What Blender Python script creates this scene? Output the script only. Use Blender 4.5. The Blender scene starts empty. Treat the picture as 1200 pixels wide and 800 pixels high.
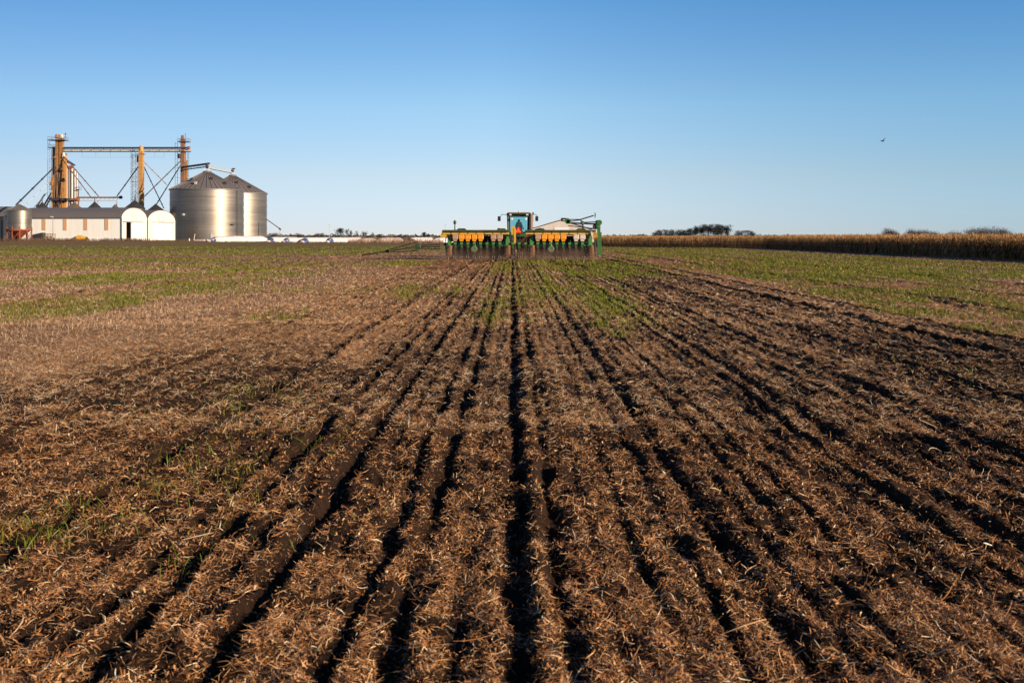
import bpy, math, random
import numpy as np
from mathutils import Vector, Matrix

R = math.radians
scene = bpy.context.scene
COL = scene.collection
rng = np.random.default_rng(7)
random.seed(7)

# ------------------------------------------------------------------ camera
EYE, FPX, HORIZON = 1.7, 1166.67, 277.0
cam_data = bpy.data.cameras.new("camera")
cam = bpy.data.objects.new("camera", cam_data)
COL.objects.link(cam)
cam.location = (0, 0, EYE)
cam.rotation_euler = (math.pi / 2, 0, 0)            # level, framed low with the lens shifted down
cam_data.lens = 35.0
cam_data.sensor_width = 36.0
cam_data.sensor_fit = 'HORIZONTAL'
cam_data.shift_y = -(400 - HORIZON) / 1200
cam_data.clip_start = 0.1
cam_data.clip_end = 20000
cam_data.dof.use_dof = True
cam_data.dof.focus_distance = 45.0
cam_data.dof.aperture_fstop = 6.3
scene.camera = cam

# ------------------------------------------------------------------ sky, sun, exposure
SUN_EL, SUN_AZ = R(17.0), R(120.0)            # azimuth clockwise from +Y (the view direction)
world = bpy.data.worlds.new("World")
scene.world = world
world.use_nodes = True
nt = world.node_tree
sky = nt.nodes.new('ShaderNodeTexSky')
sky.sky_type = 'NISHITA'
sky.sun_disc = False
sky.sun_elevation = SUN_EL
sky.sun_rotation = SUN_AZ
sky.altitude = 0
sky.air_density = 1.0
sky.dust_density = 0.0
sky.ozone_density = 2.0
bg = nt.nodes['Background']
# the clear cold-air sky: paler and bluer towards the horizon than the bare model
geo = nt.nodes.new('ShaderNodeTexCoord'); sep = nt.nodes.new('ShaderNodeSeparateXYZ'); rmp = nt.nodes.new('ShaderNodeValToRGB'); mul = nt.nodes.new('ShaderNodeMix')
mul.data_type = 'RGBA'; mul.blend_type = 'MULTIPLY'; mul.inputs[0].default_value = 1.0
nt.links.new(geo.outputs['Generated'], sep.inputs[0]); nt.links.new(sep.outputs[2], rmp.inputs[0])
SKY_RAMP = [(0.0, (0.437, 0.527, 0.921)), (0.0128, (0.437, 0.527, 0.921)), (0.0266, (0.459, 0.532, 0.861)), (0.0607, (0.529, 0.549, 0.726)), (0.128, (0.521, 0.614, 0.738)), (0.231, (0.34, 0.55, 0.735)), (0.5, (0.16, 0.29, 0.46)), (1.0, (0.13, 0.23, 0.38))]
while len(rmp.color_ramp.elements) < len(SKY_RAMP): rmp.color_ramp.elements.new(0.5)
for e, (p_, c_) in zip(rmp.color_ramp.elements, SKY_RAMP): e.position = p_; e.color = (*c_, 1)
nt.links.new(sky.outputs[0], mul.inputs[6]); nt.links.new(rmp.outputs[0], mul.inputs[7]); # and a little deeper to either side, as a polarised clear sky is
mp = nt.nodes.new('ShaderNodeMapRange'); mp.inputs[1].default_value = -1; mp.inputs[2].default_value = 1; r2 = nt.nodes.new('ShaderNodeValToRGB'); m2 = nt.nodes.new('ShaderNodeMix')
m2.data_type = 'RGBA'; m2.blend_type = 'MULTIPLY'; m2.inputs[0].default_value = 1.0
for _ in range(3): r2.color_ramp.elements.new(0.5)
for e, (p_, c_) in zip(r2.color_ramp.elements, ((0.0, (.60, .62, .66)), (0.275, (.68, .70, .74)), (0.49, (1, 1, 1)), (0.725, (.73, .88, .96)), (1.0, (.70, .82, .90)))): e.position = p_; e.color = (*c_, 1)
nt.links.new(sep.outputs[0], mp.inputs[0]); nt.links.new(mp.outputs[0], r2.inputs[0]); nt.links.new(mul.outputs[2], m2.inputs[6]); nt.links.new(r2.outputs[0], m2.inputs[7]); nt.links.new(m2.outputs[2], bg.inputs[0])
bg.inputs[1].default_value = 0.141
sun_data = bpy.data.lights.new("sun", 'SUN')
sun_data.energy = 5.0
sun_data.angle = R(0.5)
sun_data.color = (1.0, 0.80, 0.57)
sun = bpy.data.objects.new("sun", sun_data)
COL.objects.link(sun)
SUN_DIR = Vector((math.sin(SUN_AZ) * math.cos(SUN_EL), math.cos(SUN_AZ) * math.cos(SUN_EL), math.sin(SUN_EL)))
sun.rotation_euler = (-SUN_DIR).to_track_quat('-Z', 'Y').to_euler()
vs = scene.view_settings
scene.display_settings.display_device = 'sRGB'
vs.view_transform = 'Standard'
vs.look = 'None'
vs.exposure = 0.64
vs.gamma = 1.0
vs.use_curve_mapping = False
scene.cycles.max_bounces = 6
scene.cycles.diffuse_bounces = 2
scene.cycles.transparent_max_bounces = 8
scene.cycles.use_denoising = True

# ------------------------------------------------------------------ helpers
def at(px, py, depth):
    """The point at the given ground distance that the photograph shows at this pixel."""
    return Vector(((px - 600) / FPX * depth, depth, EYE - (py - HORIZON) / FPX * depth))

def make_perm(seed):
    r = np.random.default_rng(seed)
    return np.concatenate([p := r.permutation(256), p]), r.uniform(-1, 1, 256)

def vnoise(x, y, seed=0):
    """smooth value noise in -1..1"""
    p, v = make_perm(seed)
    xi, yi = np.floor(x).astype(np.int64), np.floor(y).astype(np.int64)
    fx, fy = x - xi, y - yi
    fx = fx * fx * fx * (fx * (fx * 6 - 15) + 10)
    fy = fy * fy * fy * (fy * (fy * 6 - 15) + 10)
    xa, xb, ya, yb = xi & 255, (xi + 1) & 255, yi & 255, (yi + 1) & 255
    a = v[p[p[xa] + ya]]; b = v[p[p[xb] + ya]]; c = v[p[p[xa] + yb]]; d = v[p[p[xb] + yb]]
    return (a * (1 - fx) + b * fx) * (1 - fy) + (c * (1 - fx) + d * fx) * fy

def fbm(x, y, seed=0, n=3, g=0.5):
    t, a, s = 0, 1.0, 0
    ca, sa = math.cos(0.6), math.sin(0.6)
    for i in range(n):
        t = t + a * vnoise(x + 17.3 * i, y - 9.1 * i, seed + i)
        s += a; a *= g
        x, y = 2 * (ca * x - sa * y), 2 * (sa * x + ca * y)
    return t / s

def sstep(a, b, x):
    t = np.clip((x - a) / (b - a), 0, 1)
    return t * t * (3 - 2 * t)

def new_mesh(name, verts, faces, smooth=False):
    me = bpy.data.meshes.new(name)
    me.from_pydata([tuple(v) for v in verts], [], faces)
    if smooth:
        me.polygons.foreach_set('use_smooth', [True] * len(me.polygons))
    me.update()
    return me

def np_mesh(name, verts, quads, smooth=False):
    """fast mesh of quads (or triangles) from numpy arrays"""
    me = bpy.data.meshes.new(name)
    k = quads.shape[1]
    me.vertices.add(len(verts)); me.loops.add(quads.size); me.polygons.add(len(quads))
    me.vertices.foreach_set('co', np.ascontiguousarray(verts, np.float32).ravel())
    me.loops.foreach_set('vertex_index', np.ascontiguousarray(quads, np.int32).ravel())
    me.polygons.foreach_set('loop_start', np.arange(0, quads.size, k, dtype=np.int32))
    if smooth:
        me.polygons.foreach_set('use_smooth', np.ones(len(quads), bool))
    me.update(calc_edges=True)
    return me

def colour_attr(me, rgb, name='tint'):
    a = me.attributes.new(name, 'FLOAT_COLOR', 'POINT')
    c = np.ones((len(rgb), 4), np.float32); c[:, :3] = rgb
    a.data.foreach_set('color', c.ravel())

def float_attr(me, vals, name):
    a = me.attributes.new(name, 'FLOAT', 'POINT')
    a.data.foreach_set('value', np.ascontiguousarray(vals, np.float32).ravel())

def put(o, label=None, cat=None, group=None, kind=None, parent=None):
    COL.objects.link(o)
    if parent is not None: o.parent = parent
    if label: o['label'] = label
    if cat: o['category'] = cat
    if group: o['group'] = group
    if kind: o['kind'] = kind
    return o

class NT:
    """small node-tree helper"""
    def __init__(s, name):
        s.m = bpy.data.materials.new(name); s.m.use_nodes = True
        s.t = s.m.node_tree; s.b = s.t.nodes['Principled BSDF']; s.out = s.t.nodes['Material Output']
    def n(s, typ, **kw):
        x = s.t.nodes.new(typ)
        for k, v in kw.items():
            if k.startswith('i_'):
                x.inputs[k[2:].replace('_', ' ')].default_value = v
            else: setattr(x, k, v)
        return x
    def l(s, a, b): s.t.links.new(a, b)
    def noise(s, scale, detail=3, rough=0.6, vec=None):
        x = s.n('ShaderNodeTexNoise'); x.inputs['Scale'].default_value = scale
        x.inputs['Detail'].default_value = detail; x.inputs['Roughness'].default_value = rough
        if vec is not None: s.l(vec, x.inputs['Vector'])
        return x.outputs['Fac']
    def coord(s, scale=(1, 1, 1), which='Object'):
        c = s.n('ShaderNodeTexCoord'); m = s.n('ShaderNodeMapping'); m.inputs['Scale'].default_value = scale
        s.l(c.outputs[which], m.inputs['Vector']); return m.outputs[0]
    def ramp(s, fac, stops):
        r = s.n('ShaderNodeValToRGB'); e = r.color_ramp.elements
        while len(e) < len(stops): e.new(0.5)
        for i, (p, c) in enumerate(stops):
            e[i].position = p; e[i].color = (*c, 1) if len(c) == 3 else c
        s.l(fac, r.inputs[0]); return r.outputs[0]
    def mix(s, fac, a, b, typ='MIX'):
        m = s.n('ShaderNodeMix', data_type='RGBA', blend_type=typ)
        for v, k in ((fac, 0), (a, 6), (b, 7)):
            if hasattr(v, 'is_linked'): s.l(v, m.inputs[k])
            elif k == 0: m.inputs[0].default_value = v
            else: m.inputs[k].default_value = (*v, 1)
        return m.outputs[2]
    def math(s, op, a, b=0.0):
        m = s.n('ShaderNodeMath', operation=op)
        for i, v in enumerate((a, b)):
            if hasattr(v, 'is_linked'): s.l(v, m.inputs[i])
            else: m.inputs[i].default_value = v
        return m.outputs[0]
    def bump(s, h, strength=0.5, dist=0.02):
        b = s.n('ShaderNodeBump'); b.inputs['Strength'].default_value = strength; b.inputs['Distance'].default_value = dist
        s.l(h, b.inputs['Height']); s.l(b.outputs[0], s.b.inputs['Normal'])

def mat(name, col, rough=0.6, metal=0.0, dirt=0.25, dirt_col=(0.16, 0.10, 0.06), scale=3.0, bump=0.0, spec=None):
    """a painted, metal or rubber surface with uneven dust"""
    t = NT(name)
    v = t.coord((1, 1, 1))
    f = t.ramp(t.noise(scale, 5, 0.65, v), [(0.42, (0, 0, 0)), (0.75, (1, 1, 1))])
    c = t.mix(t.math('MULTIPLY', f, dirt), col, dirt_col)
    t.l(c, t.b.inputs['Base Color'])
    g = t.noise(scale * 4, 3, 0.6, v)
    t.l(t.math('ADD', t.math('MULTIPLY', g, 0.25), rough - 0.12), t.b.inputs['Roughness'])
    t.b.inputs['Metallic'].default_value = metal
    if spec is not None: t.b.inputs['Specular IOR Level'].default_value = spec
    if bump: t.bump(t.noise(scale * 8, 3, 0.6, v), bump, 0.02)
    return t.m

# ------------------------------------------------------------------ the field: heights
def terrain(x, y):
    return 0.48 * sstep(-52, -96, x) * sstep(120, 235, y)

xc = [0.0]; d = 0.016
while xc[-1] < 4.6: xc.append(xc[-1] + 0.016)
while xc[-1] < 7.6: xc.append(xc[-1] + 0.024)
d = 0.024
while xc[-1] < 45: d *= 1.016; xc.append(xc[-1] + d)
while xc[-1] < 5000: d *= 1.16; xc.append(xc[-1] + d)
xc = np.array(xc); GX = np.concatenate([-xc[:0:-1], xc])
ys = [-300, -60, -15, -4, -1.0, 0.4, 1.0, 1.5, 1.8]
while ys[-1] < 150: ys.append(ys[-1] + max(0.016, 0.0042 * ys[-1]))
d = ys[-1] - ys[-2]
while ys[-1] < 5200: d *= 1.05; ys.append(ys[-1] + d)
GY = np.array(ys)
NX, NY = len(GX), len(GY)
XX, YY = np.meshgrid(GX, GY)          # rows are y

PASS_L, PASS_R = -5.35, 6.95
worked = sstep(PASS_L - 2.6, PASS_L + 1.3, XX + 1.1 * fbm(XX * 0.9, YY * 0.30, 3, 4)) * (1 - sstep(72.0, 73.0, YY) * (1 - sstep(6.9, 7.1, XX))) * (1 - sstep(17.5, 18.5, XX))
right_zone = sstep(PASS_R, PASS_R + 0.5, XX)
far_off = 1 - sstep(17, 20, XX)
work_amt = worked * (1 - 0.45 * right_zone) * (0.25 + 0.75 * far_off)

H = terrain(XX, YY)
near = 1 - sstep(60, 140, YY)
H += near * (0.020 * fbm(XX * 2.2, YY * 2.2, 20, 3) + 0.030 * fbm(XX * 0.5, YY * 0.35, 30, 2))
rough = 0.35 + 0.65 * worked
clod = fbm(XX * 6.0, YY * 4.6, 41, 4, 0.66)
H += near * rough * 0.037 * clod
H += near * rough * 0.026 * np.maximum(fbm(XX * 14, YY * 12, 55, 2), 0)
H += near * rough * 0.024 * np.abs(fbm(XX * 27, YY * 25, 59, 2))

bare = np.zeros_like(H)       # freshly opened soil
TR = np.random.default_rng(11)
furrows = []                   # (x, width, depth)
x = PASS_L - 2.2
n_row = 0
while x < 17.5:
    furrows.append((x + TR.normal(0, 0.018), TR.uniform(0.026, 0.042), 0.060 * TR.choice([0.30, 0.45, 0.65, 0.9, 1.15], p=[.22, .24, .24, .18, .12])))
    x += 0.2285; n_row += 1
furrows += [(0.03, 0.050, 0.085), (0.31, 0.05, 0.03), (-0.45, 0.07, 0.05), (-1.15, 0.06, 0.055), (-1.62, 0.06, 0.055), (1.18, 0.06, 0.05),
            (-2.65, 0.06, 0.05), (2.75, 0.07, 0.06), (3.9, 0.07, 0.07), (5.2, 0.07, 0.06),
            (6.95, 0.14, 0.16), (8.15, 0.10, 0.11), (11.3, 0.15, 0.16), (14.3, 0.12, 0.12), (17.4, 0.15, 0.14), (-12.35, 0.17, 0.30), (-26, 0.15, 0.13), (24.5, 0.15, 0.13)]
for k, (fx, w, dep) in enumerate(furrows):
    i0, i1 = np.searchsorted(GX, (fx - 0.75, fx + 0.75))
    if i1 - i0 < 3: continue
    xs, yy = XX[:, i0:i1], YY[:, i0:i1]
    c = fx + 0.022 * vnoise(GY * 0.35, 0 * GY + 3.7 * k, 70)[:, None] + 0.03 * vnoise(GY * 2.1, 0 * GY + 5.1 * k, 71)[:, None]
    dd = xs - c
    a = np.clip(0.84 + 0.38 * vnoise(yy * 0.9, 0 * yy + 9.3 * k, 72) + 0.55 * vnoise(yy * 4.2 + xs * 3, xs * 4 + 2.9 * k, 73), 0.05, 1.4)
    wl = w * (1 + 0.45 * vnoise(yy * 3.2, xs * 5 + k, 74))
    zone = (worked * (1 - 0.20 * right_zone))[:, i0:i1] if -8 < fx < 17 else 1.0
    g = dep * a * (1 - sstep(100, 160, yy)) * zone
    trench = np.exp(-(dd / wl) ** 2)
    H[:, i0:i1] += g * (-trench + 0.42 * np.exp(-((np.abs(dd) - 2.0 * wl) / (1.15 * wl)) ** 2))
    bare[:, i0:i1] = np.maximum(bare[:, i0:i1], np.clip(a * dep / 0.07, 0, 1) * np.exp(-(dd / (1.45 * wl)) ** 2) * zone)

# green regrowth, by place on the ground
def blob(cx, cy, rx, ry):
    return 1.0 * np.exp(-(((XX - cx) / rx) ** 2 + ((YY - cy) / ry) ** 2) ** 1.25)
def strip(x0, x1, y0, y1, e=0.5):
    return sstep(x0 - e, x0 + e, XX) * (1 - sstep(x1 - e, x1 + e, XX)) * sstep(y0 - 3, y0 + 3, YY) * (1 - sstep(y1 - 4, y1 + 4, YY))
def to_top(*a):
    m = np.zeros_like(XX)
    for b in a: m = np.maximum(m, b)
    return m
GREEN = to_top(
    1.15 * blob(3.6, 56, 4.4, 17), 1.15 * blob(1.5, 30, 1.6, 11), blob(0.1, 23, 1.0, 5) * 0.65, blob(2.6, 33, 1.6, 7) * 0.7,
    blob(-2.7, 31, 2.2, 4.5) * 0.85, blob(-7.6, 63, 3.4, 6.5) * 0.8, blob(-6.5, 31.5, 2.0, 2.5) * .5,
    strip(-12.0, -9.3, 20, 38) * 1.3, strip(-19, -13.4, 35, 45) * 1.25, strip(-9.3, -7.6, 27, 36) * .7, strip(-30, -14, 50, 60) * 0.55, blob(-4.6, 20.5, 1.2, 1.8) * .5,
    strip(-200, -12, 88, 145, 3) * 0.75, strip(-90, -16, 66, 78, 3) * .7, strip(-60, -4, 56, 64, 2) * .5, strip(-16, -8.5, 40, 62, .8) * .55, strip(-500, -14, 150, 205, 8) * 0.75, strip(-500, -20, 225, 420, 8) * .85, strip(-40, 3, 150, 300, 8) * .6, strip(-60, 8, 100, 150, 4) * .55,
    strip(12.4, 30, 40, 150, 2) * 1.1, strip(8.3, 13.5, 17, 31) * 1.1, strip(9.5, 17, 28, 60) * 1.0, strip(7, 20, 75, 170, 2) * .6,
    blob(-2.0, 7.4, 0.7, 1.7) * 0.42, blob(-2.5, 5.7, 0.6, 0.9) * 0.42, blob(-1.3, 5.2, 0.8, 0.9) * .34, blob(5.8, 12.5, .9, 1.4) * .4, blob(-3.1, 10, 1.2, 1.8) * .35,
    blob(1.6, 6, 1.2, 2) * .22, blob(0.2, 9, 0.8, 2) * .22)
gn = 0.5 + 0.5 * fbm(XX * 0.55, YY * 0.30, 90, 4, 0.6)
gn2 = 0.5 + 0.5 * fbm(XX * 2.6, YY * 1.8, 95, 3, 0.6)
streak = 0.5 + 0.5 * fbm(XX * 1.5, YY * 0.055, 97, 3, 0.6)
GREEN = np.clip(GREEN * (0.45 + 0.95 * sstep(0.34, 0.58, streak)) * sstep(0.22, 0.52, gn) * (0.45 + 0.9 * gn2), 0, 1)
# how much pale chaff covers the soil: full on the unplanted stubble to the left, patchy where the planter went
residue = np.clip((0.50 + 0.40 * fbm(XX * 0.9, YY * 0.28, 100, 4)) * (1 - 0.85 * bare) + 0.45 * (1 - worked) + 0.26 * right_zone * sstep(12, 26, YY) + 0.14 * sstep(9, 22, YY) + 0.10 * sstep(90, 160, YY), 0, 1) * (1 - 0.75 * bare)

nx = np.arange(NX - 1); ny = np.arange(NY - 1)
a = (ny[:, None] * NX + nx[None, :]).ravel()
quads = np.stack([a, a + 1, a + 1 + NX, a + NX], 1)
gme = np_mesh('field_ground', np.stack([XX.ravel(), YY.ravel(), H.ravel()], 1), quads, smooth=True)
float_attr(gme, (GREEN * sstep(11, 24, YY)).ravel(), 'green'); float_attr(gme, (residue - 0.42 * worked * (1 - sstep(7, 17, YY)) * (1 - sstep(3.5, 6.5, np.abs(XX) - 0.53 * YY))).ravel(), 'residue'); float_attr(gme, bare.ravel(), 'bare')
float_attr(gme, worked.ravel(), 'worked')

def samp(A, x, y):
    i = np.clip(np.searchsorted(GX, x) - 1, 0, NX - 2); j = np.clip(np.searchsorted(GY, y) - 1, 0, NY - 2)
    fx = (x - GX[i]) / (GX[i + 1] - GX[i]); fy = (y - GY[j]) / (GY[j + 1] - GY[j])
    return (A[j, i] * (1 - fx) + A[j, i + 1] * fx) * (1 - fy) + (A[j + 1, i] * (1 - fx) + A[j + 1, i + 1] * fx) * fy
def gz(x, y):
    return float(samp(H, np.array([x]), np.array([y]))[0])

t = NT('soil_and_chaff')
P = t.coord()
def attr(name):
    n = t.n('ShaderNodeAttribute', attribute_name=name); return n.outputs['Fac']
soil = t.ramp(t.noise(9, 5, 0.7, P), [(0.3, (0.019, 0.0100, 0.0055)), (0.7, (0.052, 0.027, 0.0135))])
fleck = t.noise(34, 6, 0.75, t.coord((1.0, 0.8, 1)))
straw = t.ramp(t.noise(16, 6, 0.8, P), [(0.30, (0.105, 0.050, 0.020)), (0.5, (0.275, 0.145, 0.068)), (0.72, (0.48, 0.30, 0.17))])
pale = t.ramp(t.noise(13, 6, 0.8, P), [(0.30, (0.085, 0.046, 0.022)), (0.5, (0.205, 0.118, 0.064)), (0.72, (0.34, 0.22, 0.132))])
straw = t.mix(attr('worked'), pale, straw)
cover = t.ramp(t.math('ADD', fleck, t.math('MULTIPLY', t.math('SUBTRACT', attr('residue'), 0.5), 0.55)), [(0.42, (0, 0, 0)), (0.56, (1, 1, 1))])
c1 = t.mix(cover, soil, straw)
gfl = t.ramp(t.noise(22, 6, 0.8, P), [(0.25, (0.070, 0.066, 0.010)), (0.5, (0.155, 0.138, 0.020)), (0.75, (0.26, 0.215, 0.045))])
gm = t.ramp(t.math('ADD', t.noise(5, 6, 0.75, P), t.math('MULTIPLY', t.math('SUBTRACT', attr('green'), 0.5), 0.75)), [(0.42, (0, 0, 0)), (0.62, (1, 1, 1))])
c2 = t.mix(t.math('MULTIPLY', gm, 0.9), c1, gfl)
big = t.ramp(t.noise(0.35, 4, 0.6, t.coord((1, 0.35, 1))), [(0.3, (0.78, 0.76, 0.75)), (0.7, (1.15, 1.12, 1.08))])
c3 = t.mix(1.0, c2, big, 'MULTIPLY')
t.l(c3, t.b.inputs['Base Color'])
t.b.inputs['Roughness'].default_value = 0.95
t.b.inputs['Specular IOR Level'].default_value = 0.12
bh = t.math('ADD', t.noise(30, 8, 0.8, P), t.math('MULTIPLY', t.noise(4, 4, 0.7, P), 1.2))
t.bump(bh, 0.9, 0.035)
gme.materials.append(t.m)
put(bpy.data.objects.new('ground', gme), kind='structure')

# ------------------------------------------------------------------ straw lying on the field
def ribbon(px, py, pz, ang, tilt, length, width, curl, roll, nseg=2):
    """bent strips: returns verts (n*(2*(nseg+1)),3) and quads"""
    n = len(px)
    s = np.linspace(-0.5, 0.5, nseg + 1)[None, :, None]                  # along
    L = length[:, None, None]
    along = np.stack([np.cos(ang) * np.cos(tilt), np.sin(ang) * np.cos(tilt), np.sin(tilt)], 1)[:, None, :]
    side0 = np.stack([-np.sin(ang), np.cos(ang), 0 * ang], 1)
    up0 = np.cross(along[:, 0, :], side0)
    side = (side0 * np.cos(roll)[:, None] + up0 * np.sin(roll)[:, None])[:, None, :]
    bend = side0[:, None, :] * (curl[:, 0][:, None, None]) + np.array([0, 0, 1.0])[None, None, :] * (curl[:, 1][:, None, None])
    cen = np.stack([px, py, pz], 1)[:, None, :] + along * s * L + bend * (s * s * 4 - 0.33) * L * 0.5
    taper = 1 - 0.6 * np.abs(s * 2) ** 2
    off = side * width[:, None, None] * 0.5 * taper
    v = np.stack([cen - off, cen + off], 2).reshape(n, -1, 3)
    m = 2 * (nseg + 1)
    q = np.array([[2 * i, 2 * i + 1, 2 * i + 3, 2 * i + 2] for i in range(nseg)])
    quads = (np.arange(n)[:, None, None] * m + q[None]).reshape(-1, 4)
    return v.reshape(-1, 3), quads

PAL = np.array([[0.60, 0.41, 0.235], [0.46, 0.255, 0.115], [0.36, 0.165, 0.060], [0.29, 0.115, 0.032], [0.14, 0.066, 0.026], [0.68, 0.54, 0.40], [0.075, 0.042, 0.022]])
def scatter(n, y0, y1, margin, power=1.0):
    """points over the field ahead, denser towards the lens for power > 1, thinner on the flanks outside the view"""
    n2 = int(n * 0.45); u = rng.random(n + n2)
    y = (y0 ** (1 - power) + u * (y1 ** (1 - power) - y0 ** (1 - power))) ** (1 / (1 - power))
    half = 0.53 * y + margin
    x = (rng.random(n + n2) * 2 - 1) * half
    fl = np.arange(n + n2) >= n
    x[fl] = np.sign(x[fl]) * (half[fl] + 4.5 * rng.random(n2) * (1 + 0.03 * y[fl]))
    return x, y

SV, SQ, SC = [], [], []
base = 0
def straw_layer(n, y0, y1, power, lmin, lmax, wmin, wmax, tilt_sd, lift, weights, nseg=2, minpix=0.0, margin=1.4, keep=None):
    global base
    x, y = scatter(n, y0, y1, margin, power); n = len(x)
    res, br, gr, wk = samp(residue, x, y), samp(bare, x, y), samp(GREEN, x, y), samp(worked, x, y)
    prob = np.clip(1.3 * res + 0.25, 0.05, 1) * (1 - 0.66 * br) * (1 - 0.45 * gr)
    cl = 0.5 + 0.5 * fbm(x * 4.2, y * 3.6, 140, 3, 0.6)
    prob *= np.clip(sstep(0.30, 0.56, cl) + 0.25 * (1 - wk), 0.20, 1)
    k = rng.random(n) < prob
    x, y, wk = x[k], y[k], wk[k]; n = len(x)
    L = lmin + (lmax - lmin) * rng.random(n) ** 2.0
    W = np.maximum(wmin + (wmax - wmin) * rng.random(n) ** 1.8, minpix * y / 1000.0)
    ang = rng.random(n) * 2 * np.pi
    tilt = rng.normal(0, tilt_sd, n)
    z = samp(H, x, y) + np.abs(np.sin(tilt)) * L * 0.32 + rng.random(n) ** 2 * lift * (0.6 + 0.8 * cl[k]) + 0.002
    curl = np.stack([rng.normal(0, 0.22, n), rng.normal(0.0, 0.16, n)], 1)
    v, q = ribbon(x, y, z, ang, tilt, L, W, curl, rng.normal(0, 0.7, n), nseg)
    ci = rng.choice(len(PAL), n, p=np.array(weights) / sum(weights))
    c = np.minimum(PAL[ci] * rng.uniform(0.85, 1.6, (n, 1)), 0.8)
    pale = (1 - wk)[:, None]
    c = c * (1 - 0.5 * pale) + 0.5 * pale * np.array([[0.32, 0.21, 0.14]])
    SV.append(v); SQ.append(q + base); SC.append(np.repeat(c, 2 * (nseg + 1), axis=0)); base += len(v)

W1 = [1.3, 3.0, 3.7, 3.4, 2.0, 0.30, 1.0]
W2 = [3.2, 3.6, 3.0, 2.0, 1.2, 1.7, 0.6]
straw_layer(520000, 2.4, 9.5, 1.5, 0.010, 0.085, 0.0018, 0.0046, 0.36, 0.032, W1, 2)
straw_layer(360000, 2.4, 10.0, 1.5, 0.006, 0.032, 0.003, 0.010, 0.60, 0.026, [0.8, 2.4, 3.4, 3.4, 2.6, 0.1, 1.6], 2)       # leaf scraps
straw_layer(2400, 2.4, 9.0, 1.5, 0.08, 0.22, 0.003, 0.006, 0.20, 0.04, [2.2, 3.4, 2.5, 1.2, .6, .5, 0], 4)                    # long stems
straw_layer(400000, 8.5, 20, 1.5, 0.012, 0.095, 0.003, 0.007, 0.36, 0.032, W2, 1, 0.42)
straw_layer(1500, 9, 22, 1.7, 0.09, 0.19, 0.004, 0.007, 0.3, 0.04, [2.5, 3, 2, .8, .4, .6, 0], 3)
straw_layer(360000, 19, 48, 1.6, 0.025, 0.12, 0.005, 0.011, 0.36, 0.03, W2, 1, 0.5, 3)
straw_layer(130000, 46, 120, 1.6, 0.05, 0.20, 0.012, 0.03, 0.36, 0.02, W1, 1, 0.6, 6)
def stubble_layer(n, y0, y1, power, h0, h1, w0, w1, minpix, margin=2):
    global base
    x, y = scatter(n, y0, y1, margin, power); n = len(x)
    wk = samp(worked, x, y); gr = samp(GREEN, x, y)
    k = (rng.random(n) < (1 - wk) * (1 - .6 * gr) * (1 - samp(bare, x, y)) * (0.25 + 0.75 * (np.cos(x * 2 * np.pi / 0.26) > 0.2))); x, y = x[k], y[k]; n = len(x)
    h = h0 + (h1 - h0) * rng.random(n); W = np.maximum(w0 + (w1 - w0) * rng.random(n), minpix * y / 1000)
    v, q = ribbon(x, y, samp(H, x, y) + h * .45, rng.random(n) * 6.28, np.clip(rng.normal(1.25, .3, n), .4, 1.57), h, W, np.zeros((n, 2)), rng.normal(0, .7, n), 1)
    cc = PAL[rng.choice(len(PAL), n, p=[.3, .3, .15, .05, .05, .15, 0])] * rng.uniform(.7, 1.15, (n, 1))
    SV.append(v); SQ.append(q + base); SC.append(np.repeat(cc, 4, axis=0)); base += len(v)
stubble_layer(42000, 8, 20, 1.5, .03, .10, .003, .006, .5)
stubble_layer(80000, 18, 60, 1.6, .03, .10, .005, .010, .6, 4)
v = np.concatenate(SV); q = np.concatenate(SQ)
if True:
    # all strips are quads
    sme = np_mesh('straw', v, q)
    colour_attr(sme, np.concatenate(SC))
    s = NT('dry_straw')
    at_ = s.n('ShaderNodeAttribute', attribute_name='tint')
    s.l(at_.outputs['Color'], s.b.inputs['Base Color'])
    s.b.inputs['Roughness'].default_value = 0.62
    s.b.inputs['Specular IOR Level'].default_value = 0.3
    sme.materials.append(s.m)
    put(bpy.data.objects.new('straw', sme), 'loose brown straw and chopped stalks strewn over the furrowed soil', 'straw', kind='stuff')

# ------------------------------------------------------------------ green regrowth: blades
GV, GQ, GC = [], [], []
base = 0
def blade_layer(n, y0, y1, power, hmin, hmax, w0, w1, minpix, thr, margin=1.4, xr=None):
    global base
    x, y = scatter(n, y0, y1, margin, power); n = len(x)
    g = samp(GREEN, x, y)
    tuft = 0.5 + 0.5 * fbm(x * 3.0, y * 2.6, 160, 2)
    k = (rng.random(n) < np.clip((g - thr) * 1.6, 0, 1)) & (rng.random(n) < 0.15 + 0.85 * sstep(0.35, 0.65, tuft))
    x, y = x[k], y[k]; n = len(x)
    h = hmin + (hmax - hmin) * rng.random(n) ** 1.5
    w = np.maximum(w0 + (w1 - w0) * rng.random(n), minpix * y / 1000.0)
    ang = rng.random(n) * 2 * np.pi
    tilt = np.clip(rng.normal(0.95, 0.28, n), 0.25, 1.5)
    z = samp(H, x, y) + 0.42 * h * np.sin(tilt)
    curl = np.stack([rng.normal(0, 0.08, n), -np.abs(rng.normal(0.2, 0.15, n))], 1)
    v, q = ribbon(x, y, z, ang, tilt, h, w, curl, rng.normal(0, 0.6, n), 2)
    c = np.array([[0.145, 0.170, 0.016]]) * rng.uniform(0.6, 1.5, (n, 1)) + np.array([[0.07, 0.035, 0.0]]) * rng.random((n, 1)) ** 2
    GV.append(v); GQ.append(q + base); GC.append(np.repeat(c, 6, axis=0)); base += len(v)
blade_layer(75000, 3.0, 14, 1.3, 0.05, 0.15, 0.003, 0.006, 0.5, 0.08)
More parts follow.
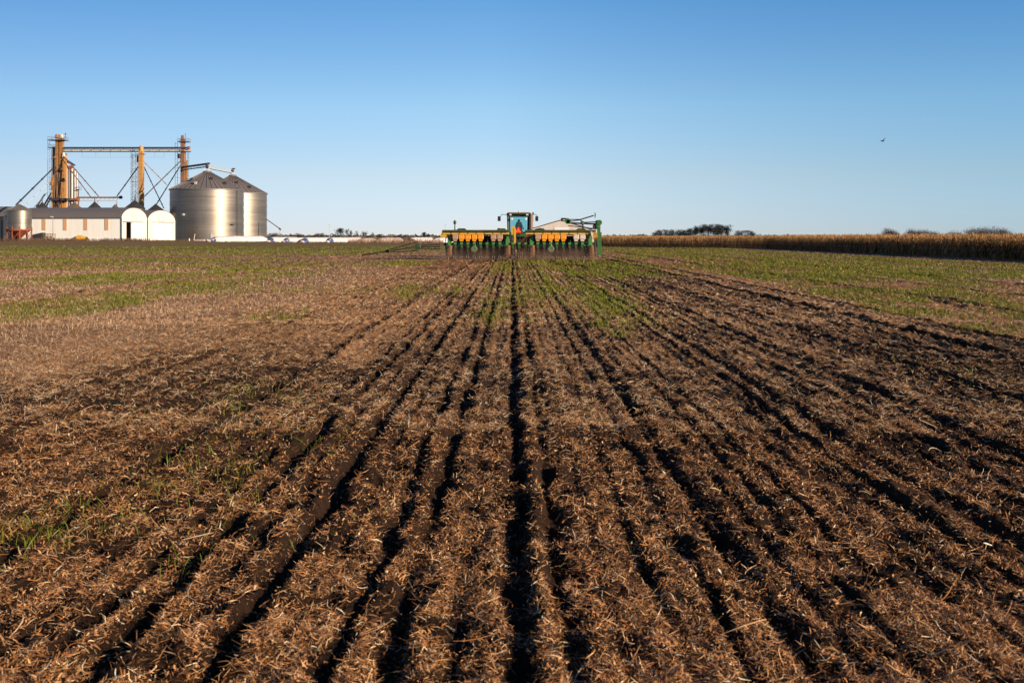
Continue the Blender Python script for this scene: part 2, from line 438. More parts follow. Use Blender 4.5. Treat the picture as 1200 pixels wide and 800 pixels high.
blade_layer(260000, 14, 45, 1.4, 0.05, 0.15, 0.006, 0.012, 0.6, 0.12, 3)
blade_layer(320000, 40, 170, 1.5, 0.06, 0.16, 0.012, 0.03, 0.7, 0.15, 6)
gv = np_mesh('grass', np.concatenate(GV), np.concatenate(GQ))
colour_attr(gv, np.concatenate(GC))
s = NT('young_green')
at_ = s.n('ShaderNodeAttribute', attribute_name='tint')
s.l(at_.outputs['Color'], s.b.inputs['Base Color']); s.b.inputs['Roughness'].default_value = 0.55
s.b.inputs['Specular IOR Level'].default_value = 0.25
tr = s.n('ShaderNodeBsdfTranslucent'); mx = s.n('ShaderNodeMixShader'); mx.inputs[0].default_value = 0.3
s.l(at_.outputs['Color'], tr.inputs[0]); s.l(s.b.outputs[0], mx.inputs[1]); s.l(tr.outputs[0], mx.inputs[2]); s.l(mx.outputs[0], s.out.inputs[0])
gv.materials.append(s.m)
put(bpy.data.objects.new('grass', gv), 'young green regrowth in patches over the tilled field', 'grass', kind='stuff')
del GV, GQ, GC

# ================================================================== things
def thing(name, label, cat, loc=(0, 0, 0), rz=0.0, group=None):
    o = bpy.data.objects.new(name, None)
    o.empty_display_size = 0.3
    o.location = loc; o.rotation_euler = (0, 0, rz)
    return put(o, label, cat, group)

class MB:
    """collects shapes; build() links them as one mesh object"""
    def __init__(s): s.v, s.f = [], []
    def add(s, vs, fs):
        b = len(s.v); s.v += [Vector(p) for p in vs]; s.f += [tuple(i + b for i in f) for f in fs]; return s
    def box(s, c, d, rz=0.0, rx=0.0, ry=0.0, top=(1, 1), bev=0.0):
        m = Matrix.Translation(c) @ Matrix.Rotation(rz, 4, 'Z') @ Matrix.Rotation(ry, 4, 'Y') @ Matrix.Rotation(rx, 4, 'X')
        hx, hy, hz = d[0] / 2, d[1] / 2, d[2] / 2
        if bev:
            b = min(bev, hx * .45, hy * .45, hz * .45)
            rings = [(-hz, b), (-hz + b, 0), (hz - b, 0), (hz, b)]
            vs, fs = [], []
            for z, i in rings:
                k = 1 if z < 0 else 0
                sx, sy = (1, 1) if k else top
                for x, y in ((-1, -1), (1, -1), (1, 1), (-1, 1)):
                    ax, ay = (hx - i) * sx, (hy - i) * sy
                    if x * y > 0: vs += [(x * ax, y * (ay - b), z), (x * (ax - b), y * ay, z)]
                    else: vs += [(x * (ax - b), y * ay, z), (x * ax, y * (ay - b), z)]
            for r in range(3):
                for k in range(8):
                    fs.append((r * 8 + k, r * 8 + (k + 1) % 8, (r + 1) * 8 + (k + 1) % 8, (r + 1) * 8 + k))
            fs += [tuple(range(7, -1, -1)), tuple(range(24, 32))]
            return s.add([m @ Vector(p) for p in vs], fs)
        vs = [(x * hx, y * hy, -hz) for x, y in ((-1, -1), (1, -1), (1, 1), (-1, 1))] + [(x * hx * top[0], y * hy * top[1], hz) for x, y in ((-1, -1), (1, -1), (1, 1), (-1, 1))]
        return s.add([m @ Vector(p) for p in vs], [(3, 2, 1, 0), (4, 5, 6, 7), (0, 1, 5, 4), (1, 2, 6, 5), (2, 3, 7, 6), (3, 0, 4, 7)])
    def tube(s, a, b, r0, r1=None, n=8, cap=True):
        r1 = r0 if r1 is None else r1
        a, b = Vector(a), Vector(b); q = (b - a).to_track_quat('Z', 'Y')
        vs = [a + q @ Vector((r0 * math.cos(2 * math.pi * k / n), r0 * math.sin(2 * math.pi * k / n), 0)) for k in range(n)]
        vs += [b + q @ Vector((r1 * math.cos(2 * math.pi * k / n), r1 * math.sin(2 * math.pi * k / n), 0)) for k in range(n)]
        fs = [(k, (k + 1) % n, n + (k + 1) % n, n + k) for k in range(n)]
        if cap: fs += [tuple(range(n - 1, -1, -1)), tuple(range(n, 2 * n))]
        return s.add(vs, fs)
    def path(s, pts, r, n=6):
        for a, b in zip(pts[:-1], pts[1:]): s.tube(a, b, r, n=n)
        return s
    def bar(s, a, b, w, h):
        a, b = Vector(a), Vector(b); q = (b - a).to_track_quat('Z', 'Y'); L = (b - a).length
        vs = [a + q @ Vector((x * w / 2, y * h / 2, z)) for z in (0, L) for x, y in ((-1, -1), (1, -1), (1, 1), (-1, 1))]
        return s.add(vs, [(3, 2, 1, 0), (4, 5, 6, 7), (0, 1, 5, 4), (1, 2, 6, 5), (2, 3, 7, 6), (3, 0, 4, 7)])
    def lathe(s, prof, c=(0, 0, 0), n=24, axis='Z', closed=False):
        vs, fs = [], []
        for r, z in prof:
            for k in range(n):
                t = 2 * math.pi * k / n; p = (r * math.cos(t), r * math.sin(t), z)
                if axis == 'X': p = (p[2], p[0], p[1])
                elif axis == 'Y': p = (p[1], p[2], p[0])
                vs.append(Vector(p) + Vector(c))
        m = len(prof)
        for i in range(m - 1 + (1 if closed else 0)):
            j = (i + 1) % m
            for k in range(n): fs.append((i * n + k, i * n + (k + 1) % n, j * n + (k + 1) % n, j * n + k))
        if not closed:
            if prof[0][0] > 1e-4: fs.append(tuple(range(n - 1, -1, -1)))
            if prof[-1][0] > 1e-4: fs.append(tuple((m - 1) * n + k for k in range(n)))
        return s.add(vs, fs)
    def prism(s, poly, x0, x1, axis='X'):
        """polygon in the other two axes, pushed along one axis"""
        n = len(poly); vs = []
        for x in (x0, x1):
            for p, q in poly: vs.append((x, p, q) if axis == 'X' else ((p, x, q) if axis == 'Y' else (p, q, x)))
        fs = [tuple(range(n - 1, -1, -1)), tuple(range(n, 2 * n))] + [(k, (k + 1) % n, n + (k + 1) % n, n + k) for k in range(n)]
        return s.add(vs, fs)
    def ball(s, c, r, n=12, sz=1.0):
        return s.lathe([(max(1e-5, r * math.sin(math.pi * k / 8)), -r * sz * math.cos(math.pi * k / 8)) for k in range(9)], c, n)
    def build(s, name, m, parent=None, smooth=False, label=None, **kw):
        me = new_mesh(name, s.v, s.f)
        import bmesh
        bm = bmesh.new(); bm.from_mesh(me); bmesh.ops.recalc_face_normals(bm, faces=bm.faces); bm.to_mesh(me); bm.free()
        if smooth:
            me.polygons.foreach_set('use_smooth', [True] * len(me.polygons)); me.set_sharp_from_angle(angle=R(38))
        me.materials.append(m)
        o = bpy.data.objects.new(name, me)
        return put(o, label, parent=parent, **kw)

# ------------------------------------------------------------------ materials
M = {}
DUST = (0.20, 0.125, 0.075)
M['green'] = mat('green_paint', (0.018, 0.115, 0.022), 0.45, 0, 0.35, DUST, 2.5)
M['green_light'] = mat('worn_green_paint', (0.04, 0.21, 0.045), 0.5, 0, 0.35, DUST, 3)
M['green_deep'] = mat('dark_green_paint', (0.010, 0.048, 0.014), 0.55, 0, 0.35, DUST, 3)
M['cover_green'] = mat('dusty_green_cover', (0.045, 0.125, 0.050), 0.65, 0, 0.6, DUST, 5)
M['green_dark'] = mat('dull_green_lid', (0.028, 0.055, 0.014), 0.55, 0, 0.4, DUST, 1.5)
M['yellow'] = mat('yellow_paint', (0.60, 0.335, 0.030), 0.55, 0, 0.5, (0.24, 0.19, 0.05), 1.4)
M['orange_box'] = mat('orange_seed_box', (0.85, 0.30, 0.012), 0.5, 0, 0.3, DUST, 4)
M['dusty_box'] = mat('dusty_seed_box', (0.42, 0.26, 0.17), 0.7, 0, 0.5, DUST, 4)
M['white_box'] = mat('pale_seed_box', (0.62, 0.53, 0.46), 0.6, 0, 0.4, DUST, 4)
M['dark'] = mat('dark_iron', (0.022, 0.021, 0.020), 0.6, 0.3, 0.35, (0.08, 0.05, 0.03), 6)
M['black'] = mat('black_paint', (0.012, 0.012, 0.013), 0.5, 0, 0.2, (0.05, 0.04, 0.03), 5)
M['rubber'] = mat('black_rubber', (0.018, 0.017, 0.016), 0.85, 0, 0.5, (0.10, 0.06, 0.035), 6, 0.3)
M['mud_rubber'] = mat('muddy_rubber', (0.20, 0.095, 0.050), 0.95, 0, 0.5, (0.10, 0.05, 0.03), 8, 0.5)
M['disc'] = mat('scoured_disc_steel', (0.20, 0.18, 0.16), 0.5, 0.6, 0.7, (0.10, 0.06, 0.035), 6)
M['hose'] = mat('red_brown_hose', (0.16, 0.035, 0.018), 0.6, 0, 0.3, DUST, 5)
M['cloth_dark'] = mat('dark_jacket', (0.020, 0.022, 0.028), 0.9, 0, 0.2, (0.04, 0.035, 0.03), 6, 0.2)
M['skin'] = mat('skin', (0.33, 0.17, 0.11), 0.55, 0, 0.1, (0.3, 0.13, 0.08), 9)
M['hair'] = mat('dark_hair', (0.012, 0.009, 0.007), 0.7, 0, 0.1, (0.02, 0.015, 0.01), 9)
M['triangle'] = mat('orange_warning', (0.95, 0.10, 0.02), 0.5, 0, 0.1, DUST, 5)
M['triangle_rim'] = mat('red_border', (0.42, 0.012, 0.012), 0.45, 0, 0.1, DUST, 5)
M['cab_side'] = mat('sunlit_dusty_panel', (0.42, 0.29, 0.22), 0.5, 0, 0.5, DUST, 2)  # pale tone stands for sunlight on the cab side; also dusty roof trim
M['lamp_glass'] = mat('lamp_lens', (0.75, 0.74, 0.70), 0.2, 0, 0.1, DUST, 5)
M['amber'] = mat('amber_lens', (0.85, 0.50, 0.08), 0.3, 0, 0.1, DUST, 5)
M['elev_orange'] = mat('weathered_orange_paint', (0.38, 0.185, 0.052), 0.7, 0, 0.9, (0.11, 0.045, 0.020), 0.7)
M['elev_yellow'] = mat('faded_yellow_paint', (0.50, 0.26, 0.075), 0.65, 0, 0.6, (0.30, 0.13, 0.05), 0.4)
M['elev_rust'] = mat('rusty_elevator_paint', (0.24, 0.12, 0.070), 0.75, 0, 0.8, (0.12, 0.05, 0.03), 0.5)
M['rust'] = mat('red_oxide', (0.30, 0.075, 0.035), 0.8, 0, 0.6, (0.10, 0.035, 0.02), 1.2)
M['grey_steel'] = mat('grey_steel', (0.36, 0.34, 0.32), 0.5, 0.5, 0.4, (0.14, 0.12, 0.10), 0.6)
M['pale_steel'] = mat('pale_steel', (0.58, 0.54, 0.50), 0.5, 0.2, 0.3, (0.30, 0.24, 0.18), 0.6)
M['dark_steel'] = mat('dark_steel', (0.060, 0.058, 0.062), 0.55, 0.4, 0.3, (0.10, 0.08, 0.06), 0.6)
M['roof_dark'] = mat('dark_cone_roof', (0.045, 0.045, 0.050), 0.6, 0.3, 0.3, (0.10, 0.08, 0.06), 0.4)
M['roof_grey'] = mat('grey_sheet_roof', (0.145, 0.130, 0.128), 0.6, 0.15, 0.5, (0.19, 0.15, 0.13), 0.25)
M['roof_brown'] = mat('brown_sheet_roof', (0.16, 0.12, 0.10), 0.6, 0.15, 0.5, (0.12, 0.08, 0.06), 0.3)
M['tan'] = mat('tan_panel', (0.60, 0.36, 0.20), 0.6, 0, 0.3, (0.45, 0.25, 0.13), 0.5)
M['navy'] = mat('dark_blue_sheet', (0.030, 0.038, 0.055), 0.6, 0.2, 0.3, (0.05, 0.045, 0.045), 0.5)
M['yellow_tarp'] = mat('yellow_tarp', (0.72, 0.36, 0.03), 0.6, 0, 0.3, (0.35, 0.18, 0.04), 2, 0.3)
M['grey_tarp'] = mat('grey_tarp', (0.16, 0.16, 0.17), 0.6, 0, 0.3, (0.10, 0.09, 0.08), 2, 0.3)
M['white_post'] = mat('white_paint', (0.75, 0.70, 0.62), 0.6, 0, 0.3, (0.40, 0.30, 0.2), 2)
M['blue_band'] = mat('blue_print', (0.035, 0.075, 0.22), 0.45, 0, 0.2, (0.2, 0.2, 0.24), 1.5)
M['earth'] = mat('heaped_earth', (0.13, 0.07, 0.038), 0.95, 0, 0.6, (0.06, 0.032, 0.018), 1.5, 0.8)
M['bark'] = mat('bark', (0.030, 0.025, 0.021), 0.9, 0, 0.4, (0.016, 0.013, 0.011), 2)
M['wood'] = mat('weathered_boards', (0.22, 0.13, 0.075), 0.8, 0, 0.5, (0.08, 0.045, 0.03), 2)
M['bird'] = mat('grey_feathers', (0.10, 0.095, 0.095), 0.8, 0, 0.3, (0.25, 0.24, 0.23), 8)

def ribbed_white(name, col, axis_scale, dirt):
    t = NT(name)
    w = t.n('ShaderNodeTexWave', wave_type='BANDS', bands_direction='X'); w.inputs['Scale'].default_value = axis_scale
    w.inputs['Distortion'].default_value = 0.0
    t.l(t.coord(), w.inputs['Vector'])
    streak = t.ramp(t.noise(1.0, 5, 0.65, t.coord((0.9, 0.9, 0.12))), [(0.45, (0, 0, 0)), (0.8, (1, 1, 1))])
    c = t.mix(t.math('MULTIPLY', streak, dirt), col, (0.45, 0.36, 0.28))
    t.l(c, t.b.inputs['Base Color']); t.b.inputs['Roughness'].default_value = 0.55
    t.bump(w.outputs['Fac'], 0.25, 0.05)
    return t.m
M['white_sheet'] = ribbed_white('white_ribbed_sheet', (0.88, 0.85, 0.79), 1.1, 0.22)
M['white_door'] = ribbed_white('white_door_sheet', (0.80, 0.77, 0.72), 0.9, 0.15)
M['bag'] = mat('white_bag_film', (0.70, 0.63, 0.61), 0.5, 0, 0.6, (0.42, 0.32, 0.28), 0.9, 0.5)
M['bag_dusty'] = mat('dusty_bag_film', (0.50, 0.38, 0.32), 0.6, 0, 0.5, (0.30, 0.20, 0.15), 0.6, 0.3)

def galvanised(name, tint=1.0):
    t = NT(name)
    P = t.coord((0.05, 0.05, 1.35)); v = t.noise(1.0, 2, 0.5, P)
    sheet = t.n('ShaderNodeTexBrick'); sheet.offset = 0.5
    g = t.noise(0.8, 4, 0.6, t.coord((1, 1, 0.15)))
    c = t.mix(v, (0.22 * tint, 0.18 * tint, 0.145 * tint), (0.42 * tint, 0.355 * tint, 0.29 * tint))
    c = t.mix(t.ramp(g, [(0.55, (0, 0, 0)), (0.85, (0.45, 0.45, 0.45))]), c, (0.17, 0.135, 0.105))
    t.l(c, t.b.inputs['Base Color']); t.b.inputs['Metallic'].default_value = 0.85
    t.l(t.math('ADD', t.math('MULTIPLY', v, 0.16), 0.34), t.b.inputs['Roughness'])
    w = t.n('ShaderNodeTexWave', wave_type='BANDS', bands_direction='Z'); w.inputs['Scale'].default_value = 1.4
    t.l(t.coord(), w.inputs['Vector'])
    t.bump(w.outputs['Fac'], 0.10, 0.05)
    return t.m
M['galv'] = galvanised('galvanised_sheet')
M['galv_small'] = galvanised('galvanised_small_sheet', 0.95)

def glass(name, tint, alpha):
    t = NT(name)
    tr = t.n('ShaderNodeBsdfTransparent'); tr.inputs[0].default_value = (*tint, 1)
    gl = t.n('ShaderNodeBsdfGlossy'); gl.inputs['Roughness'].default_value = 0.04; gl.inputs[0].default_value = (0.8, 0.95, 0.95, 1)
    m = t.n('ShaderNodeMixShader')
    f = t.n('ShaderNodeFresnel'); f.inputs[0].default_value = 1.5
    t.l(t.math('ADD', f.outputs[0], alpha), m.inputs[0]); t.l(tr.outputs[0], m.inputs[1]); t.l(gl.outputs[0], m.inputs[2]); t.l(m.outputs[0], t.out.inputs[0])
    return t.m
M['glass'] = glass('tinted_cab_glass', (0.67, 0.865, 0.885), 0.0)

# ------------------------------------------------------------------ grain silos
D = 278.0
MP = D / FPX                                   # metres per photograph pixel at the grain yard
def gx(px, d=D): return (px - 600) * d / FPX
def gzp(py, d=D): return EYE - (py - HORIZON) * d / FPX
GZ = 0.48

def big_silo(px, d, rad, eave, peak, label, extra):
    t = thing('grain_silo', label, 'silo', (gx(px, d), d, GZ), 0, 'large galvanised grain silos')
    prof = []
    n = 13; h = eave - GZ
    for k in range(n):
        z0, z1 = h * k / n, h * (k + 1) / n
        prof += [(rad + (0.05 if k % 2 else 0.0), z0), (rad + (0.05 if k % 2 else 0.0), z1 - 0.06), (rad + 0.09, z1 - 0.05), (rad + 0.09, z1)]
    MB().lathe(prof, n=96).build('wall', M['galv'], t, True)
    rp = peak - GZ
    roof = MB().lathe([(rad + 0.35, h - 0.1), (rad + 0.35, h + 0.06), (1.5, rp - 0.3), (1.5, rp), (1.0, rp + 0.35), (0.001, rp + 0.4)], n=72)
    for k in range(44):
        a = 2 * math.pi * k / 44
        roof.bar((math.cos(a) * (rad + 0.3), math.sin(a) * (rad + 0.3), h + 0.14), (math.cos(a) * 1.5, math.sin(a) * 1.5, rp - 0.22), 0.14, 0.16)
    ro = roof.build('roof', M['roof_grey'], t)
    for a, f in ((-60, 0.45), (-118, 0.5), (-95, 0.72), (-35, 0.7)):
        r = rad * f + 1; zz = h + (rp - h) * (1 - f) - 0.2; aa = R(a)
        b = MB().box((math.cos(aa) * r, math.sin(aa) * r, zz + 0.35), (0.7, 0.7, 0.8)).box((math.cos(aa) * r, math.sin(aa) * r, zz + 0.82), (0.95, 0.95, 0.12))
        b.build('roof_vent', M['pale_steel'] if a == -95 else M['dark_steel'], ro)
    MB().lathe([(rad + 0.10, h - 0.12), (rad + 0.42, h - 0.12), (rad + 0.42, h - 0.02), (rad + 0.10, h - 0.02)], n=72, closed=True).build('eave_ring', M['grey_steel'], t)
    # ladder with cage up the side that faces the lens, hatch, aeration duct
    if extra:
        aa = R(-22); c, s_ = math.cos(aa), math.sin(aa); r = rad + 0.35
        lad = MB()
        for e in (-0.22, 0.22): lad.tube((c * r - s_ * e, s_ * r + c * e, 0.3), (c * r - s_ * e, s_ * r + c * e, h + 0.8), 0.05, n=6)
        for k in range(int(h / 0.4)): lad.tube((c * r + s_ * 0.22, s_ * r - c * 0.22, 0.4 + 0.4 * k), (c * r - s_ * 0.22, s_ * r + c * 0.22, 0.4 + 0.4 * k), 0.03, n=5)
        lad.build('ladder', M['dark_steel'], t)
        aa = R(-32); c, s_ = math.cos(aa), math.sin(aa)
        pl = MB().box((c * (rad + 0.6), s_ * (rad + 0.6), 5.2), (1.8, 1.0, 0.12), aa + math.pi / 2)
        pl.box((c * (rad + 1.05), s_ * (rad + 1.05), 5.8), (1.8, 0.06, 0.06), aa + math.pi / 2)
        pl.build('landing', M['dark_steel'], t)
        aa = R(-111); c, s_ = math.cos(aa), math.sin(aa)
        MB().tube((c * (rad - 0.1), s_ * (rad - 0.1), 8.4), (c * (rad + 0.55), s_ * (rad + 0.55), 8.4), 0.42, n=14).build('inspection_port', M['pale_steel'], t, True)
        aa = R(-66); c, s_ = math.cos(aa), math.sin(aa)
        MB().box((c * (rad + 0.12), s_ * (rad + 0.12), 1.25), (0.95, 0.25, 1.9), aa + math.pi / 2).build('door', M['grey_steel'], t)
    else:
        aa = R(-70); c, s_ = math.cos(aa), math.sin(aa)
        MB().box((c * (rad + 0.14), s_ * (rad + 0.14), h - 1.4), (2.0, 0.12, 0.75), aa + math.pi / 2).build('name_plate', M['white_post'], t)
    return t
S1 = big_silo(242.8, 340, 12.1, gzp(223, 340), gzp(201.5, 340), 'galvanised grain silo with grey cone roof, nearer and left of the silo pair', True)
S2 = big_silo(272.5, 367, 12.3, gzp(227, 367), gzp(206, 367), 'galvanised grain silo with a pale plate, partly hidden behind its twin', False)

t = thing('auger_pipe', 'thin grey auger pipe sloping down from the side of the rear silo', 'auger', (gx(312, 356), 356, GZ))
ad = 356
MB().tube((-1.2, 4, gzp(256, ad) - GZ), (gx(328, ad) - gx(312, ad), 0, gzp(268, ad) - GZ), 0.19).build('tube', M['grey_steel'], t, True)
MB().bar((gx(328, ad) - gx(312, ad), 0, gzp(268, ad) - GZ), (gx(328, ad) - gx(312, ad), 0, 0.0), 0.09, 0.09).build('support_leg', M['grey_steel'], t)
MB().tube((gx(327, ad) - gx(312, ad), 0, gzp(267.4, ad) - GZ), (gx(329, ad) - gx(312, ad), 0, gzp(269.3, ad) - GZ), 0.26, 0.32).build('outlet', M['dark_steel'], t)

t = thing('roof_catwalk', 'pale railed catwalk linking the peaks of the two big silos', 'catwalk', (gx(242.8, 340), 340, gzp(200.5, 340)))
a = Vector((0, 0, 1.1)); b = Vector((gx(272.5, 367) - gx(242.8, 340), 27.0, 1.1)); b.z = a.z
m = MB()
for e in (-0.55, 0.55): m.bar(a + Vector((e, 0, 0)), b + Vector((e, 0, 0)), 0.12, 0.3)
m.bar(a, b, 1.1, 0.07); m.build('deck', M['pale_steel'], t)
m = MB()
for e in (-0.55, 0.55):
    m.bar(a + Vector((e, 0, 1.0)), b + Vector((e, 0, 1.0)), 0.07, 0.07)
    for k in range(9):
        p = a.lerp(b, k / 8) + Vector((e, 0, 0)); m.bar(p, p + Vector((0, 0, 1.0)), 0.06, 0.06)
m.build('railing', M['pale_steel'], t)
for p in (a, b):
    m = MB()
    for sx in (-0.5, 0.5):
        for sy in (-0.5, 0.5): m.bar(p + Vector((sx * 1.8, sy * 1.8, -1.9)), p + Vector((sx, sy, 0)), 0.1, 0.1)
    m.build('support_frame', M['pale_steel'], t)
    MB().box(p + Vector((0.0, 0, 0.8)), (1.1, 1.0, 1.5), top=(0.7, 0.8), bev=0.1).box(p + Vector((0.4, 0, 1.5)), (0.9, 0.7, 0.5)).build('drive_head', M['dark_steel'], t)

# ------------------------------------------------------------------ elevators, conveyors, spouts
TY = 360.0
def tx(px): return gx(px, TY)
def tz(py): return gzp(py, TY)
def rail(m, x0, x1, y0, y1, z, h=1.1):
    for (p, q) in (((x0, y0), (x1, y0)), ((x1, y0), (x1, y1)), ((x1, y1), (x0, y1)), ((x0, y1), (x0, y0))):
        m.bar((*p, z + h), (*q, z + h), 0.07, 0.07); m.bar((*p, z + h * .5), (*q, z + h * .5), 0.05, 0.05); m.bar((*p, z), (*p, z + h), 0.07, 0.07)
def ladder(m, x, y, z0, z1, w=0.5):
    for e in (-w / 2, w / 2): m.tube((x + e, y, z0), (x + e, y, z1), 0.06, n=5)
    k = z0 + 0.6
    while k < z1: m.tube((x - w / 2, y, k), (x + w / 2, y, k), 0.035, n=4); k += 1.1

ox = tx(69); t = thing('bucket_elevator', 'tall cluster of orange elevator legs left of the overhead conveyor', 'elevator', (ox, TY, GZ), 0, 'grain bucket elevators')
def leg(t, px0, px1, top, m, y=0.0, ox=ox, low=0.0):
    w = tx(px1) - tx(px0); c = (tx(px0) + tx(px1)) / 2 - ox; z = tz(top) - GZ
    w *= 0.90; b = MB().box((c, y, (z + low) / 2), (w, w * 1.15, z - low))
    k = 2.0
    while k < z - 1: b.box((c, y, k + low), (w * 1.12, w * 1.28, 0.14)); k += 2.4
    return b.build('elevator_leg', m, t)
leg(t, 61.0, 64.3, 172, M['elev_rust'], 0.6)
leg(t, 65.6, 69.2, 163, M['elev_orange'], -0.2)
leg(t, 70.2, 74.6, 161, M['elev_orange'], 0.0)
leg(t, 63.2, 66.2, 205, M['elev_orange'], -1.2)
leg(t, 74.8, 77.4, 180, M['elev_yellow'], 0.4)
for px, y in ((67.4, -0.2), (72.4, 0.0)):
    MB().box((tx(px) - ox, y, tz(160.0) - GZ), (1.5, 1.7, 1.5), top=(0.7, 0.9), bev=0.25).build('elevator_head', M['pale_steel'] if px > 70 else M['elev_orange'], t)
m = MB(); m.box((tx(68) - ox, 0, tz(164.5) - GZ), (tx(78) - tx(58), 3.4, 0.22)); m.build('platform', M['dark_steel'], t)
m = MB(); rail(m, tx(58.3) - ox, tx(77.7) - ox, -1.6, 1.6, tz(164.5) - GZ + 0.1); m.build('railing', M['elev_rust'], t)
m = MB(); m.box((tx(61.5) - ox, 0.6, tz(173.5) - GZ), (tx(66) - tx(57), 2.6, 0.2)); rail(m, tx(57.3) - ox, tx(65.7) - ox, -.6, 1.8, tz(173.5) - GZ + .1); m.build('platform', M['dark_steel'], t)
m = MB(); m.box((tx(71.5) - ox, -0.6, tz(234) - GZ), (tx(82) - tx(61), 4.0, 0.9)); m.build('platform', M['dark_steel'], t)
m = MB(); ladder(m, tx(56.5) - ox, 0.4, 0, tz(163) - GZ, 0.75)
for k in range(7): m.bar((tx(56.5) - ox, 0.4, 5 + 3.5 * k), (tx(62) - ox, 0.4, 5 + 3.5 * k), 0.06, 0.06)
m.build('ladder', M['grey_steel'], t)
MB().box((tx(63.5) - ox, -1.2, tz(213) - GZ), (1.3, 1.4, 3.0), ry=R(18), top=(0.6, 0.8), bev=0.15).build('transition_box', M['elev_orange'], t)
MB().box((tx(75.5) - ox, -0.6, tz(182) - GZ), (1.0, 1.2, 2.0), top=(0.7, 0.8), bev=0.15).build('transition_box', M['pale_steel'], t)
m = MB(); m.tube((tx(76.7) - ox, 0, tz(163) - GZ), (tx(76.7) - ox, 0, tz(156.5) - GZ), 0.07); m.ball((tx(76.7) - ox, 0, tz(157) - GZ), 0.28); m.build('warning_lamp', M['dark_steel'], t)
m = MB()
for k, (p0, p1) in enumerate((((52, 244), (62.5, 226)), ((56, 245), (64, 231)), ((48, 243), (58, 228)))):
    MB().bar((tx(p0[0]) - ox, -1.5 - k, tz(p0[1]) - GZ), (tx(p1[0]) - ox, -1.5 - k, tz(p1[1]) - GZ), 0.25, 0.5).build('stair_stringer', M['dark_steel'], t)

rr0 = random.Random(12)
for k in range(5):
    x = tx(62.5 + 3.1 * k) - ox
    MB().tube((x, -1.9 - .1 * k, 0), (x + rr0.uniform(-.3, .3), -1.4, tz(176 + 9 * k) - GZ), .14, n=8).build('down_pipe', M['dark_steel'] if k % 2 else M['elev_rust'], t, True)
for k, (px, py) in enumerate(((65.5, 186), (72.5, 200), (63, 222), (75.5, 212), (69, 240))):
    MB().box((tx(px) - ox, -1.2, tz(py) - GZ), (1.5, 1.6, .18)).box((tx(px) - ox + .3, -1.3, tz(py) - GZ + .5), (.7, .7, .9), bev=.08).build('service_box', M['dark_steel'] if k % 2 else M['elev_rust'], t)
ox = tx(83); t = thing('grain_dryer', 'cluster of grey vertical tubes under a slanted hood beside the orange elevator', 'grain dryer', (ox, TY + 1.5, GZ))
for px, tp in ((78.7, 196), (82.0, 198), (85.0, 199), (87.2, 203)):
    MB().lathe([(0.50, 0), (0.50, tz(tp) - GZ), (0.40, tz(tp) - GZ + 0.3)], (tx(px) - ox, 0.4 * (px % 2), 0), 14).build('tube', M['grey_steel'], t, True)
MB().prism([(tx(74.5) - ox, tz(186) - GZ), (tx(84.5) - ox, tz(192.5) - GZ), (tx(84.5) - ox, tz(194) - GZ), (tx(74.5) - ox, tz(189) - GZ)], -1.0, 1.2, 'Y').build('hood', M['dark_steel'], t)
MB().box((tx(79.5) - ox, 0, tz(195.5) - GZ), (tx(83.5) - tx(76), 1.6, 0.9)).build('header', M['rust'], t)
m = MB(); m.box((tx(90.5) - ox, 0, tz(222) - GZ), (1.0, 1.6, 0.15)); rail(m, tx(88.5) - ox, tx(92) - ox, -.8, .8, tz(222) - GZ, 1.1); m.bar((tx(90) - ox, 0, 0), (tx(90) - ox, 0, tz(222) - GZ), .2, .2); m.build('side_platform', M['elev_rust'], t)
MB().box((tx(83) - ox, -0.4, tz(233.5) - GZ), (tx(91) - tx(76), 2.2, 0.7)).build('base_deck', M['rust'], t)

ox = tx(112); t = thing('transfer_conveyor', 'short brown conveyor on posts just above the long barn roof', 'conveyor', (ox, TY + 2, GZ))
m = MB(); m.box((0, 0, tz(231.2) - GZ), (tx(141) - tx(84), 0.9, 0.55)); m.build('trough', M['elev_rust'], t)
m = MB(); m.box((tx(111) - ox, 0, tz(235) - GZ), (tx(134) - tx(90), 0.7, 0.25)); 
for k in range(10):
    x = tx(89 + 5 * k) - ox; m.bar((x, 0, tz(235) - GZ), (x + 0.6, 0, tz(231.5) - GZ), 0.12, 0.12)
m.build('truss', M['pale_steel'], t)
for px in (90, 112, 134):
    MB().bar((tx(px) - ox, 0, 0), (tx(px) - ox, 0, tz(235) - GZ), 0.3, 0.3).build('leg', M['pale_steel'], t)
MB().box((tx(139) - ox, 0, tz(231) - GZ), (0.9, 1.0, 1.1), bev=.1).build('drive_head', M['dark_steel'], t)

ox = tx(146); t = thing('overhead_conveyor', 'long grey overhead conveyor bridge spanning between the elevator towers', 'conveyor', (ox, TY - 0.5, GZ))
L0, L1 = tx(76) - ox, tx(224) - ox
MB().box(((L0 + tx(219) - ox) / 2, 0, tz(173.6) - GZ), (tx(219) - ox - L0, 1.0, 0.62)).build('conveyor_housing', M['dark_steel'], t)
MB().box(((L0 + L1) / 2, 0, tz(178.0) - GZ), (L1 - L0, 1.2, 0.22)).build('bottom_chord', M['dark_steel'], t)
m = MB()
for k in range(26):
    x = L0 + (L1 - L0) * k / 26; x2 = L0 + (L1 - L0) * (k + 1) / 26
    for y in (-0.42, 0.42): m.bar((x, y, tz(177.7) - GZ), (x2 if k % 2 else x, y, tz(174.6) - GZ), 0.10, 0.10)
m.box(((L0 + L1) / 2, 0.1, tz(176.2) - GZ), (L1 - L0, 0.15, 0.62)); m.build('walkway_side', M['pale_steel'], t)
m = MB()
for px in (97, 113, 130, 182, 193): m.bar((tx(px) - ox, 0, tz(178) - GZ), (tx(px) - ox, 0, tz(184.5) - GZ), 0.06, 0.06)
